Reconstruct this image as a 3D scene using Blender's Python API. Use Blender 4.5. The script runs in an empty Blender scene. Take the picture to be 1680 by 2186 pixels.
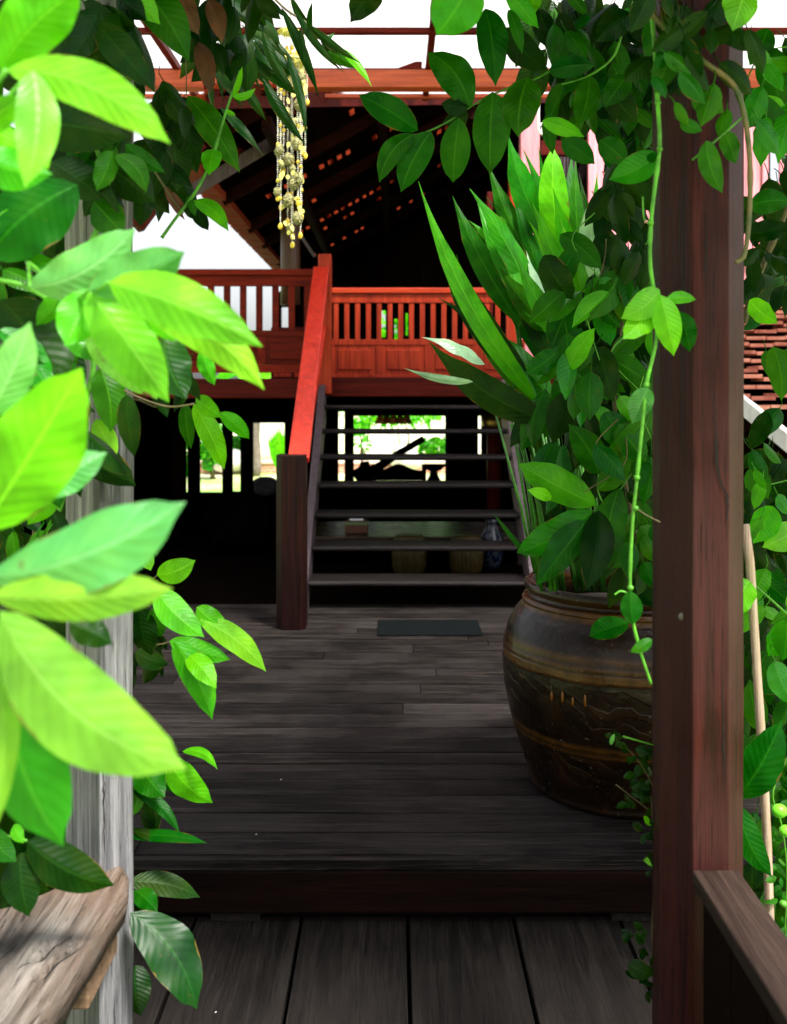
import bpy, math, random
from mathutils import Vector, Matrix, noise
random.seed(11)
R = math.radians
SC = bpy.context.scene
COL = SC.collection
EYE = 1.5          # eye height above the walkway
F = 2125.0         # focal length in working pixels (frame 1680 x 2186), horizon at y = 841

# ---------------------------------------------------------------- camera
cam = bpy.data.cameras.new('camera'); co = bpy.data.objects.new('camera', cam); COL.objects.link(co)
co.location = (0, 0, EYE); co.rotation_euler = (R(90), 0, 0)
cam.sensor_fit = 'VERTICAL'; cam.sensor_height = 36; cam.lens = 36*F/2186
cam.shift_y = -(1093-841)/2186; cam.clip_start = .05; cam.clip_end = 1500
cam.dof.use_dof = True; cam.dof.focus_distance = 2.6; cam.dof.aperture_fstop = 4.8
SC.camera = co
# ---------------------------------------------------------------- world and sun (bright overcast)
SUN_EL, SUN_AZ = 58, 142
w = bpy.data.worlds.new('World'); SC.world = w; w.use_nodes = True
nt = w.node_tree; bg = nt.nodes['Background']
sky = nt.nodes.new('ShaderNodeTexSky'); sky.sky_type = 'NISHITA'; sky.sun_disc = False
sky.sun_elevation = R(SUN_EL); sky.sun_rotation = R(SUN_AZ); sky.air_density = 1.0; sky.dust_density = 4.0
hs = nt.nodes.new('ShaderNodeHueSaturation'); hs.inputs['Saturation'].default_value = .22
nt.links.new(sky.outputs[0], hs.inputs['Color']); nt.links.new(hs.outputs[0], bg.inputs[0])
bg.inputs[1].default_value = .11
sl = bpy.data.lights.new('sun', 'SUN'); sl.energy = 3.2; sl.angle = R(11); sl.color = (1, .96, .88)
so = bpy.data.objects.new('sun', sl); COL.objects.link(so)
sd = Vector((math.cos(R(SUN_EL))*math.sin(R(SUN_AZ)), math.cos(R(SUN_EL))*math.cos(R(SUN_AZ)), math.sin(R(SUN_EL))))
so.rotation_euler = sd.to_track_quat('Z', 'Y').to_euler(); so.location = (3, -3, 8)
SC.view_settings.view_transform = 'Standard'; SC.view_settings.look = 'None'
SC.view_settings.exposure = 1.45; SC.view_settings.gamma = 1.0
SC.cycles.max_bounces = 8; SC.cycles.transparent_max_bounces = 12
SC.cycles.caustics_reflective = False; SC.cycles.caustics_refractive = False

# ---------------------------------------------------------------- helpers
def P(x, y, d): return Vector(((x-840)*d/F, d, EYE+(841-y)*d/F))
def V(*a): return Vector(a)
def tag(o, label=None, cat=None, group=None, kind=None):
    for k, v in (('label', label), ('category', cat), ('group', group), ('kind', kind)):
        if v: o[k] = v
    return o
def thing(name, loc, label, cat, group=None, rz=0):
    o = bpy.data.objects.new(name, None); COL.objects.link(o); o.location = loc; o.empty_display_size = .1
    o.rotation_euler = (0, 0, rz)
    return tag(o, label, cat, group)
def wloc(o):
    v = Vector(o.location); p = o.parent
    while p: v += p.location; p = p.parent
    return v
class MB:
    def __init__(s): s.v = []; s.f = []; s.uv = []; s.r = []; s.sm = []
    def add(s, vs, fs, uvs=None, rnd=None, smooth=False):
        o = len(s.v); s.v += [Vector(p) for p in vs]
        rr = random.random() if rnd is None else rnd
        for k, f in enumerate(fs):
            s.f.append([i+o for i in f]); s.sm.append(smooth)
            for n, i in enumerate(f):
                s.uv.append(uvs[i] if uvs else (0, 0)); s.r.append((rr, (rr*7.31) % 1))
        return s
    def box(s, a, b, rnd=None):
        (x0, y0, z0), (x1, y1, z1) = a, b
        x0, x1 = min(x0, x1), max(x0, x1); y0, y1 = min(y0, y1), max(y0, y1); z0, z1 = min(z0, z1), max(z0, z1)
        vs = [(x, y, z) for z in (z0, z1) for y in (y0, y1) for x in (x0, x1)]
        return s.add(vs, [(0, 2, 3, 1), (4, 5, 7, 6), (0, 1, 5, 4), (2, 6, 7, 3), (0, 4, 6, 2), (1, 3, 7, 5)], rnd=rnd)
    def bar(s, p, q, wd, th, up=(0, 0, 1), rnd=None):
        p = Vector(p); q = Vector(q); e = (q-p).normalized(); side = e.cross(Vector(up)).normalized(); u = side.cross(e).normalized()
        vs = [c+side*a*wd/2+u*b*th/2 for c in (p, q) for b in (-1, 1) for a in (-1, 1)]
        return s.add(vs, [(0, 2, 3, 1), (4, 5, 7, 6), (0, 1, 5, 4), (2, 6, 7, 3), (0, 4, 6, 2), (1, 3, 7, 5)], rnd=rnd)
    def prism(s, poly, z0, z1, rnd=None):
        n = len(poly); vs = [(x, y, z0) for x, y in poly]+[(x, y, z1) for x, y in poly]
        fs = [tuple(range(n-1, -1, -1)), tuple(range(n, 2*n))]+[(i, (i+1) % n, (i+1) % n+n, i+n) for i in range(n)]
        return s.add(vs, fs, rnd=rnd)
    def tube(s, pts, rad, seg=8, rnd=None, jit=0):
        pts = [Vector(p) for p in pts]; n = len(pts)
        if not hasattr(rad, '__len__'): rad = [rad]*n
        vs = []; fs = []; prev = Vector((0.13, .9, .37)); uv = []
        for i, p in enumerate(pts):
            t = (pts[min(i+1, n-1)]-pts[max(i-1, 0)]).normalized()
            a = (prev-t*prev.dot(t)); a = a.normalized() if a.length > 1e-5 else t.orthogonal().normalized(); b = t.cross(a); prev = a
            for k in range(seg):
                an = 2*math.pi*k/seg; r = rad[i]*(1+jit*(random.random()-.5))
                vs.append(p+(a*math.cos(an)+b*math.sin(an))*r); uv.append((i/n, k/seg))
        for i in range(n-1):
            for k in range(seg):
                fs.append((i*seg+k, i*seg+(k+1) % seg, (i+1)*seg+(k+1) % seg, (i+1)*seg+k))
        fs.append(tuple(range(seg-1, -1, -1))); fs.append(tuple((n-1)*seg+k for k in range(seg)))
        return s.add(vs, fs, uv, rnd, True)
    def lathe(s, prof, c, seg=64, rnd=None):
        vs = []; fs = []; n = len(prof)
        for r, z in prof:
            for k in range(seg):
                a = 2*math.pi*k/seg; vs.append((c[0]+r*math.cos(a), c[1]+r*math.sin(a), c[2]+z))
        for i in range(n-1):
            for k in range(seg): fs.append((i*seg+k, i*seg+(k+1) % seg, (i+1)*seg+(k+1) % seg, (i+1)*seg+k))
        return s.add(vs, fs, None, rnd, True)
    def ball(s, c, r, seg=8, rings=5, sc=(1, 1, 1), jit=0, rnd=None):
        vs = [Vector(c)+V(0, 0, r*sc[2])]; fs = []
        for i in range(1, rings):
            for k in range(seg):
                a = math.pi*i/rings; b = 2*math.pi*k/seg; q = r*(1+jit*(random.random()-.5))
                vs.append(Vector(c)+V(q*sc[0]*math.sin(a)*math.cos(b), q*sc[1]*math.sin(a)*math.sin(b), q*sc[2]*math.cos(a)))
        vs.append(Vector(c)-V(0, 0, r*sc[2])); last = len(vs)-1
        for k in range(seg):
            fs.append((0, 1+k, 1+(k+1) % seg)); b = 1+(rings-2)*seg; fs.append((last, b+(k+1) % seg, b+k))
            for i in range(rings-2):
                fs.append((1+i*seg+k, 1+(i+1)*seg+k, 1+(i+1)*seg+(k+1) % seg, 1+i*seg+(k+1) % seg))
        return s.add(vs, fs, None, rnd, True)
    def leaf(s, B, T, wd, roll=0, bend=0, droop=0, cup=.2, shape='ovate', nu=16, nv=5, wave=.04, rnd=None, nrm=None):
        B = Vector(B); T = Vector(T); L = T-B; ln = L.length; e = L/ln
        vw = (V(0, 0, EYE)-(B+T)/2).normalized() if nrm is None else Vector(nrm)
        N = vw-e*vw.dot(e); N = N.normalized() if N.length > .05 else e.orthogonal().normalized()
        N = (Matrix.Rotation(roll, 3, e) @ N); S = e.cross(N)
        ph = random.random()*6.28; vs = []; uv = []; fs = []
        p, q, ac = {'ovate': (.80, .72, .86), 'ell': (.95, .68, .88), 'obov': (1.25, .75, .9), 'lance': (.8, 1.0, .8), 'blade': (.72, .9, .7), 'heart': (.6, .6, .8)}[shape]
        for i in range(nu+1):
            t = i/nu; h = max(math.sin(math.pi*min(1, max(0, t))**p), 0)**q if 0 < t < 1 else 0
            if t > ac: h *= 1-.55*((t-ac)/(1-ac))**.7
            h = max(h, .012)
            c = B+L*t+N*(droop*ln*4*t*(1-t))+S*(bend*ln*4*t*(1-t))
            hw = wd/2*h
            for j in range(-nv, nv+1):
                u = j/nv; au = abs(u)
                z = -cup*hw*(au-.35*au*au) + wave*wd*math.sin(6.28*2.6*t+ph+(1.5 if u > 0 else 0))*au*au*h + .006*wd*math.sin(6.28*(10*t-1.6*au))*min(1, 3*au)*h
                if nv < 4: z = -cup*hw*au + wave*wd*math.sin(6*t+ph)*u*h
                vs.append(c+S*u*hw-N*(-z)); uv.append((t, (u+1)/2))
        m = 2*nv+1
        for i in range(nu):
            for j in range(m-1): fs.append((i*m+j, i*m+j+1, (i+1)*m+j+1, (i+1)*m+j))
        return s.add(vs, fs, uv, rnd, True)
    def build(s, name, mat, parent=None, bevel=0, solid=0, label=None):
        me = bpy.data.meshes.new(name); off = wloc(parent) if parent else (Vector((0, 0, 0)))
        me.from_pydata([tuple(v-off) for v in s.v], [], s.f)
        a = me.uv_layers.new(name='UVMap'); b = me.uv_layers.new(name='rnd')
        a.data.foreach_set('uv', [c for p in s.uv for c in p]); b.data.foreach_set('uv', [c for p in s.r for c in p])
        me.polygons.foreach_set('use_smooth', s.sm); me.update()
        o = bpy.data.objects.new(name, me); COL.objects.link(o)
        if parent: o.parent = parent
        me.materials.append(mat)
        if bevel:
            m = o.modifiers.new('b', 'BEVEL'); m.width = bevel; m.segments = 2; m.limit_method = 'ANGLE'; m.angle_limit = R(40)
        if label: o['label'] = label
        return o
def copy_tree(o, parent=None):
    c = o.copy(); COL.objects.link(c); c.parent = parent
    for ch in list(o.children): copy_tree(ch, c)
    return c

# ---------------------------------------------------------------- materials
class N:
    def __init__(s, name):
        s.m = bpy.data.materials.new(name); s.m.use_nodes = True; s.t = s.m.node_tree; s.b = s.t.nodes['Principled BSDF']; s.out = s.t.nodes['Material Output']
    def n(s, ty, **kw):
        nd = s.t.nodes.new(ty)
        for k, v in kw.items():
            if k in nd.inputs: nd.inputs[k].default_value = v
            else: setattr(nd, k, v)
        return nd
    def l(s, a, b): s.t.links.new(a, b)
    def math(s, op, a, b=None, c=None):
        nd = s.t.nodes.new('ShaderNodeMath'); nd.operation = op
        for i, x in enumerate((a, b, c)):
            if x is None: continue
            if isinstance(x, (int, float)): nd.inputs[i].default_value = x
            else: s.l(x, nd.inputs[i])
        return nd.outputs[0]
    def ramp(s, fac, stops, interp='LINEAR'):
        nd = s.t.nodes.new('ShaderNodeValToRGB'); cr = nd.color_ramp; cr.interpolation = interp
        while len(cr.elements) < len(stops): cr.elements.new(.5)
        for e, (p, c) in zip(cr.elements, stops): e.position = p; e.color = (*c, 1) if len(c) == 3 else c
        s.l(fac, nd.inputs[0]); return nd.outputs[0]
    def mix(s, fac, a, b, bt='MIX'):
        nd = s.t.nodes.new('ShaderNodeMix'); nd.data_type = 'RGBA'; nd.blend_type = bt
        for i, x in ((0, fac), (6, a), (7, b)):
            if isinstance(x, (int, float)): nd.inputs[i].default_value = x
            elif isinstance(x, tuple): nd.inputs[i].default_value = (*x, 1)
            else: s.l(x, nd.inputs[i])
        return nd.outputs[2]
    def noise(s, vec, scale, detail=4, dist=0, rough=.55):
        nd = s.n('ShaderNodeTexNoise'); nd.inputs['Scale'].default_value = scale; nd.inputs['Detail'].default_value = detail
        nd.inputs['Distortion'].default_value = dist; nd.inputs['Roughness'].default_value = rough
        if vec is not None: s.l(vec, nd.inputs['Vector'])
        return nd.outputs[0]
    def mapping(s, vec, scale=(1, 1, 1), rot=(0, 0, 0)):
        nd = s.n('ShaderNodeMapping'); nd.inputs['Scale'].default_value = scale; nd.inputs['Rotation'].default_value = rot; s.l(vec, nd.inputs[0]); return nd.outputs[0]
    def bump(s, h, strength, dist=.01):
        nd = s.n('ShaderNodeBump'); nd.inputs['Strength'].default_value = strength; nd.inputs['Distance'].default_value = dist
        s.l(h, nd.inputs['Height']); s.l(nd.outputs[0], s.b.inputs['Normal']); return nd.outputs[0]
    def rnd(s):
        nd = s.n('ShaderNodeUVMap'); nd.uv_map = 'rnd'; sp = s.n('ShaderNodeSeparateXYZ'); s.l(nd.outputs[0], sp.inputs[0]); return sp.outputs[0]
def wood(name, c0, c1, c2, axis='Z', rough=.5, spec=.4, grain=9, cracks=.5, blotch=None, bl=.4, vary=.35, bump=.35, rot=(0, 0, 0), streak=.15):
    k = N(name); tc = k.n('ShaderNodeTexCoord').outputs['Object']; r = k.rnd()
    off = k.n('ShaderNodeVectorMath', operation='ADD'); k.l(tc, off.inputs[0])
    cb = k.n('ShaderNodeCombineXYZ'); 
    for i in range(3): k.l(k.math('MULTIPLY', r, 13.7+i*5), cb.inputs[i])
    k.l(cb.outputs[0], off.inputs[1]); vec = off.outputs[0]
    s = {'X': (.6, grain*2, grain*2), 'Y': (grain*2, .6, grain*2), 'Z': (grain*2, grain*2, .6)}[axis]
    s2 = {'X': (2.2, grain*8, grain*8), 'Y': (grain*8, 2.2, grain*8), 'Z': (grain*8, grain*8, 2.2)}[axis]
    g = k.noise(k.mapping(vec, s, rot), 3, 8, .8, .6)
    col = k.ramp(g, [(.28, c0), (.5, c1), (.72, c2)])
    big = k.noise(vec, 2.5, 4)
    if blotch: col = k.mix(k.math('MULTIPLY', k.ramp(big, [(.45, (0, 0, 0)), (.62, (1, 1, 1))]), bl), col, blotch)
    fine = k.noise(k.mapping(vec, s2, rot), 4, 5, .3, .7)
    col = k.mix(k.math('MULTIPLY', k.ramp(fine, [(.34, (1, 1, 1)), (.45, (0, 0, 0))]), cracks), col, tuple(x*.15 for x in c0))
    col = k.mix(k.math('MULTIPLY', k.ramp(fine, [(.54, (0, 0, 0)), (.68, (1, 1, 1))]), streak), col, tuple(min(1, x*2.2) for x in c2))
    if blotch: col = k.mix(k.ramp(k.math('ADD', k.math('MULTIPLY', big, .6), k.math('MULTIPLY', g, .4)), [(.38, (.75, .75, .75)), (.5, (0, 0, 0))]), col, tuple(x*.8 for x in c0))
    h = k.n('ShaderNodeHueSaturation'); k.l(col, h.inputs['Color']); k.l(k.math('MULTIPLY_ADD', r, vary*2, 1-vary), h.inputs['Value'])
    k.l(h.outputs[0], k.b.inputs['Base Color'])
    k.l(k.math('MULTIPLY_ADD', g, .35, rough-.15), k.b.inputs['Roughness']); k.b.inputs['Specular IOR Level'].default_value = spec
    if spec < .05: k.b.inputs['IOR'].default_value = 1.0
    k.bump(k.math('ADD', g, fine), bump, .006)
    return k.m
def leafmat(name, c, vein, trans=.4, tcol=None, rough=.35, spots=False, spec=.5, vs=.6):
    k = N(name); uv = k.n('ShaderNodeUVMap'); uv.uv_map = 'UVMap'; sp = k.n('ShaderNodeSeparateXYZ'); k.l(uv.outputs[0], sp.inputs[0])
    u = sp.outputs[0]; a = k.math('ABSOLUTE', k.math('SUBTRACT', sp.outputs[1], .5)); r = k.rnd()
    mid = k.ramp(a, [(.012, (1, 1, 1)), (.035, (0, 0, 0))])
    st = k.math('FRACT', k.math('SUBTRACT', k.math('MULTIPLY', u, 11), k.math('MULTIPLY', a, 4.2)))
    st = k.math('ABSOLUTE', k.math('SUBTRACT', st, .5))
    side = k.ramp(st, [(.01, (1, 1, 1)), (.09, (0, 0, 0))])
    vm = k.math('MAXIMUM', mid, k.math('MULTIPLY', side, .13))
    tc = k.n('ShaderNodeTexCoord').outputs['Object']
    bn = k.noise(tc, 14, 3); 
    dark = tuple(x*.62 for x in c); lite = (min(1, c[0]*1.5+.01), min(1, c[1]*1.25), c[2]*1.2)
    col = k.ramp(bn, [(.3, dark), (.5, c), (.7, lite)])
    col = k.mix(k.math('MULTIPLY', vm, vs), col, vein)
    h = k.n('ShaderNodeHueSaturation'); k.l(col, h.inputs['Color']); k.l(k.math('MULTIPLY_ADD', r, .55, .74), h.inputs['Value']); k.l(k.math('MULTIPLY_ADD', r, -.03, .515), h.inputs['Hue'])
    fin = h.outputs[0]
    sn = k.noise(tc, 60, 2); fin = k.mix(k.math('MULTIPLY', k.ramp(sn, [(.73, (0, 0, 0)), (.76, (1, 1, 1))]), .5), fin, (.12, .07, .015))
    ed = k.math('ADD', a, k.math('MULTIPLY', k.noise(tc, 22, 4), .35)); fin = k.mix(k.ramp(ed, [(.685, (0, 0, 0)), (.70, (.8, .8, .8))]), fin, (.15, .10, .02))
    if spots:
        fin = k.mix(k.ramp(k.noise(tc, 30, 3), [(.62, (0, 0, 0)), (.66, (1, 1, 1))]), fin, (.09, .045, .01))
    k.l(fin, k.b.inputs['Base Color']); k.b.inputs['Specular IOR Level'].default_value = spec
    k.l(k.math('MULTIPLY_ADD', bn, .2, rough-.1), k.b.inputs['Roughness'])
    q = k.math('SUBTRACT', k.math('MULTIPLY', st, 1.5), k.math('MULTIPLY', mid, .7))
    bp = k.bump(q, .16, .004)
    tr = k.n('ShaderNodeBsdfTranslucent'); k.l(bp, tr.inputs['Normal'])
    tm = k.mix(1.0, fin, tcol or (1.25, 1.2, .55), 'MULTIPLY'); k.l(tm, tr.inputs[0])
    mx = k.n('ShaderNodeMixShader'); mx.inputs[0].default_value = trans
    k.l(k.b.outputs[0], mx.inputs[1]); k.l(tr.outputs[0], mx.inputs[2]); k.l(mx.outputs[0], k.out.inputs[0])
    return k.m
def plain(name, c, rough=.6, nz=.25, scale=12, metal=0, bump=.15, c2=None, spec=.4, trans=0):
    k = N(name); tc = k.n('ShaderNodeTexCoord').outputs['Object']; n = k.noise(tc, scale, 5)
    col = k.ramp(n, [(.3, tuple(x*(1-nz) for x in c)), (.7, c2 or tuple(min(1, x*(1+nz)) for x in c))])
    k.l(col, k.b.inputs['Base Color']); k.l(k.math('MULTIPLY_ADD', n, .3, rough-.15), k.b.inputs['Roughness'])
    k.b.inputs['Metallic'].default_value = metal
    if spec < .05: k.b.inputs['IOR'].default_value = 1.0
    k.b.inputs['Roughness'].default_value = rough; k.b.inputs['Specular IOR Level'].default_value = spec
    if bump: k.bump(n, bump, .01)
    if trans:
        tr = k.n('ShaderNodeBsdfTranslucent'); k.l(col, tr.inputs[0]); mx = k.n('ShaderNodeMixShader'); mx.inputs[0].default_value = trans
        k.l(k.b.outputs[0], mx.inputs[1]); k.l(tr.outputs[0], mx.inputs[2]); k.l(mx.outputs[0], k.out.inputs[0])
    return k.m

M = {}
M['deck'] = wood('deck_boards', (.0015, .001, .001), (.0065, .0046, .0042), (.034, .027, .023), 'X', .62, .09, 7, .8, (.034, .030, .030), .35, .28, .9, streak=.5)  # shade of the vines overhead is put into the dark board colour
M['walk'] = wood('walkway_boards', (.008, .0065, .0055), (.018, .0145, .0125), (.030, .025, .021), 'Y', .65, .12, 6, .6, (.014, .011, .010), .5, .15, .4)
M['beam'] = wood('step_beam_wood', (.002, .0008, .0005), (.006, .002, .0012), (.012, .004, .0022), 'X', .6, .06, 6, .6)
M['post'] = wood('oiled_teak', (.010, .0008, .0006), (.032, .0030, .0021), (.064, .0090, .0062), 'Z', .48, .15, 7, .7, (.060, .022, .023), .5, .1, .6, streak=.05)
M['newel'] = wood('dark_newel_teak', (.002, .0004, .0003), (.006, .0008, .0005), (.016, .0018, .0009), 'Z', .45, .15, 6, .6)
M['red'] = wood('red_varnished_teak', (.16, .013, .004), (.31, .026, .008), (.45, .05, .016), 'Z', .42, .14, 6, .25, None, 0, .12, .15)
M['redx'] = wood('red_varnished_rail', (.16, .013, .004), (.31, .026, .008), (.45, .05, .016), 'X', .42, .14, 6, .25, None, 0, .12, .15)
M['redy'] = wood('red_varnished_handrail', (.34, .014, .006), (.52, .024, .010), (.68, .045, .018), 'Y', .35, .3, 5, .05, None, 0, .08, .05, streak=.03)
M['maroon'] = wood('maroon_teak', (.03, .0025, .0015), (.075, .0055, .003), (.12, .010, .005), 'X', .5, .08, 6, .4)
M['redshade'] = wood('shaded_red_teak', (.05, .003, .0015), (.11, .008, .003), (.17, .014, .005), 'X', .5, .08, 6, .4)  # darker red: shade on the backlit left balustrade put into the colour
M['rib'] = wood('dim_red_rafter', (.004, .0008, .0006), (.012, .0018, .001), (.022, .003, .0015), 'X', .7, .05, 6, .3)
M['grey'] = wood('bleached_post_wood', (.09, .09, .095), (.24, .24, .255), (.42, .41, .42), 'Z', .8, .1, 6, .8, (.06, .055, .06), .45, .1, 1.1)
M['slab'] = wood('driftwood', (.055, .048, .042), (.16, .142, .122), (.32, .295, .265), 'Y', .8, .12, 5, .8, (.15, .075, .04), .5, .1, 1.3, (0, 0, R(-25)))
M['tread'] = wood('worn_tread_wood', (.002, .0012, .0012), (.007, .0045, .0045), (.022, .016, .018), 'X', .5, .18, 7, .5)
M['stringer'] = wood('stringer_wood', (.030, .018, .024), (.070, .046, .056), (.12, .088, .102), 'Z', .5, .4, 6, .5)
M['dark'] = wood('dark_timber', (.0015, .0008, .0007), (.004, .002, .0015), (.008, .0035, .002), 'Z', .8, .03, 5, .3)  # near-black here and in the floor timber: interior shade put into the colour
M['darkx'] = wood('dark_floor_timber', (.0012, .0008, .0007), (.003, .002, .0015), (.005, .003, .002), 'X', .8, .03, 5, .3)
M['orange'] = wood('orange_beam_wood', (.26, .035, .012), (.40, .062, .02), (.52, .10, .032), 'X', .5, .4, 5, .2, None, 0, .08, .1)
M['pink'] = wood('bright_lit_red_boards', (.62, .16, .20), (.78, .26, .31), (.88, .38, .42), 'Z', .45, .4, 6, .15, None, 0, .12, .15)  # bright light on reddish wood, put into a pink colour
M['deep'] = leafmat('deep_leaf', (.0045, .036, .0006), (.018, .095, .002), .30, (1.4, 1.3, .3), .42, vs=.35, spec=.14)  # dark to bright leaf set: shaded and lit foliage put into the colours
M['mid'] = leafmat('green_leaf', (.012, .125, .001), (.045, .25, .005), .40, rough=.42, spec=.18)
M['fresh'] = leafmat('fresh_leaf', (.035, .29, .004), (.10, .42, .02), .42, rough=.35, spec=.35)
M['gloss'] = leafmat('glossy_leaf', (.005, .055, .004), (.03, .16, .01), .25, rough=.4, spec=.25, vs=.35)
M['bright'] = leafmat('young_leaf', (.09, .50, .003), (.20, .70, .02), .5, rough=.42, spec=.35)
M['lime'] = leafmat('lime_leaf', (.19, .60, .022), (.38, .76, .10), .48, (1.0, 1.12, .5), .38, vs=.45, spec=.4)
M['yellow'] = leafmat('yellowing_leaf', (.27, .58, .040), (.46, .74, .15), .45, (1.0, 1.1, .5), .4, vs=.4)
M['cool'] = leafmat('waxy_leaf', (.13, .46, .10), (.34, .68, .28), .38, (1.0, 1.2, .7), .25, spec=.7, vs=.45)
M['spotty'] = leafmat('spotted_leaf', (.10, .34, .02), (.25, .55, .06), .4, spots=True)
M['pale'] = leafmat('pale_blade', (.42, .70, .42), (.6, .85, .5), .4, (1, 1.1, .8), .25, vs=.3)  # pale colour stands for glare on the blade undersides
M['brown'] = leafmat('dry_leaf', (.14, .05, .025), (.2, .09, .04), .3, (1, .8, .6), .6)
M['stem'] = plain('green_stem', (.08, .30, .018), .5, .5, 30)
M['vinestem'] = plain('mottled_stem', (.05, .13, .02), .5, .5, 25, c2=(.20, .13, .05))
M['stemgreen'] = plain('leaf_stalk', (.025, .14, .004), .5, .5, 30)
M['stemdark'] = plain('brown_stem', (.10, .08, .03), .6, .4, 30)
M['berry'] = plain('green_berry_skin', (.22, .72, .04), .25, .15, 30, trans=.25)
M['mat'] = plain('rubber_mat', (.006, .0075, .008), .95, .3, 300, bump=.8, spec=.04)
M['soil'] = plain('potting_soil', (.015, .010, .006), .9, .5, 40, bump=1)
M['white'] = plain('white_translucent_sheet', (.85, .84, .86), .4, .03, 3, bump=0, trans=.75)
M['whitewood'] = plain('white_painted_wood', (.75, .74, .72), .6, .12, 18)
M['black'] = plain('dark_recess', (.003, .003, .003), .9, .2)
M['metal'] = plain('galvanised_metal', (.5, .5, .45), .4, .2, 40, 1)

# ================================================================ SETTING
k = N('garden_ground'); tc = k.n('ShaderNodeTexCoord').outputs['Object']
k.l(k.ramp(k.noise(tc, .6, 8, .3), [(.35, (.22, .42, .08)), (.5, (.42, .52, .18)), (.62, (.60, .56, .40))]), k.b.inputs['Base Color']); k.b.inputs['Roughness'].default_value = .9
k.bump(k.noise(tc, 30, 4), .6, .03)
MB().add([(-400, -60, -.65), (400, -60, -.65), (400, 900, -.65), (-400, 900, -.65)], [(0, 1, 2, 3)]).build('ground', k.m)['kind'] = 'structure'

# walkway of wide boards running away from the camera
mb = MB()
for i in range(-4, 6):
    x0 = .04+.303*(i-1); mb.box((x0+.005, .2, -.035), (x0+.298, 2.86, 0 if i != 1 else -.0015))
o = mb.build('walkway', M['walk'], bevel=.003); o['kind'] = 'structure'
j = MB()
for x in (-1.2, -.1, 1.3): j.box((x, .2, -.16), (x+.08, 2.95, -.037))
j.box((-1.3, .2, -.21), (1.7, 3, -.17)); j.build('joist', M['black'], o)  # black joists and a black sheet standing for the dark void below

# raised deck of narrower boards running across
DK = .19
edges = [2.795, 2.83, 2.975, 3.112, 3.25, 3.385, 3.528, 3.64, 3.792, 3.916, 4.075, 4.218, 4.364, 4.50, 4.63]
while edges[-1] < 6.2: edges.append(edges[-1]+random.uniform(.12, .15))
mb = MB(); gap = .0065
joints = {1: [-.74], 2: [.9], 5: [1.9], 6: [-1.5], 8: [.62], 9: [-1.2], 10: [.04], 12: [.12, 1.4], 13: [-1.0, 1.1], 14: [.2], 15: [.85], 16: [-.35], 17: [.1], 18: [-.9, .5], 19: [.4], 20: [-.2], 21: [.7]}
for i in range(len(edges)-1):
    js = [-2.6]+joints.get(i, [])+[3.2]
    for a, b in zip(js[:-1], js[1:]):
        dz = random.uniform(-.0018, .0012)
        mb.box((a+.0015, edges[i]+gap/2, DK-.03), (b-.0015, edges[i+1]-gap/2, DK+dz))
nails = MB()
for i in range(len(edges)-1):
    for x in [-1.02, -.37, .28, .93, 1.58]:
        for q in (.03, .10): nails.ball((x+random.uniform(-.01, .01), edges[i]+q, DK), .0035, 6, 4, (1, 1, .3))
deck = mb.build('deck', M['deck'], bevel=.002); deck['kind'] = 'structure'
MB().box((-2.6, 2.80, .035), (3.2, 2.90, DK-.031)).build('edge_beam', M['beam'], deck, bevel=.008)
mb = MB().box((-2.6, 2.93, -.44), (3.2, 6.2, DK-.035)); mb.build('underdeck_shade', M['black'], deck)  # solid black block standing for the shade under the deck
nails.build('nail', M['black'], deck)['kind'] = 'stuff'
mb = MB()
for x, wd in ((-.52, .14), (.62, .16), (1.2, .2)): mb.box((x, 2.83, 0.002), (x+wd, 2.95, .033))
mb.build('spacer_block', M['walk'], deck)

# ================================================================ UPPER HOUSE (on posts)
FZ = 1.63
house = thing('wooden_house', (0, 10, -.45), 'dark teak house on posts with open underfloor and orange tiled roof behind the stairs', 'house')
def hb(name, a, b, m, bevel=0, label=None): return MB().box(a, b).build(name, m, house, bevel, label=label)
hb('floor_beam', (-.53, 7.66, 1.478), (3.4, 7.80, FZ), M['maroon'], .01)
hb('floor_beam', (-3.6, 7.68, 1.465), (-.535, 7.80, FZ-.012), M['maroon'], .01)
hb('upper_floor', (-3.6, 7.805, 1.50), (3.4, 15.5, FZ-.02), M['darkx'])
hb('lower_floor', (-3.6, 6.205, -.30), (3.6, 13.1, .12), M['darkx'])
# back wall of the underfloor, with openings to the garden (pixel columns at 13 m)
D = 13.0
wall = MB()
ops = [(366, 400, 905, 1052), (425, 474, 905, 1052), (495, 607, 903, 1050), (697, 704, 945, 1028), (722, 735, 878, 1028), (755, 951, 888, 1034), (1021, 1028, 888, 976), (1086, 1099, 880, 940)]
px = 200
zt, zb = 1.499, .121
for a, b, t, bo in ops:
    A = P(px, 900, D).x; B = P(a, 900, D).x; C = P(b, 900, D).x
    wall.box((A, D, zb), (B, D+.1, zt)); wall.box((B, D, P(0, t, D).z), (C, D+.1, zt)); wall.box((B, D, zb), (C, D+.1, P(0, bo, D).z)); px = b
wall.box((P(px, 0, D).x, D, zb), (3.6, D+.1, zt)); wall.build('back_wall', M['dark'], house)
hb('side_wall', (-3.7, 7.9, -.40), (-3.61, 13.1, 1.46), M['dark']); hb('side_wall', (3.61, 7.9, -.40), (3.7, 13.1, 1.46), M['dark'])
for x, dd in ((-2.05, 9.5), (-1.62, 11), (1.05, 10.4), (-.75, 11.5), (2.3, 8.2)):
    MB().tube([(x, dd, .121), (x, dd, 1.498)], .075, 12).build('post', M['maroon'] if x == 1.05 else M['dark'], house)
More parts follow.
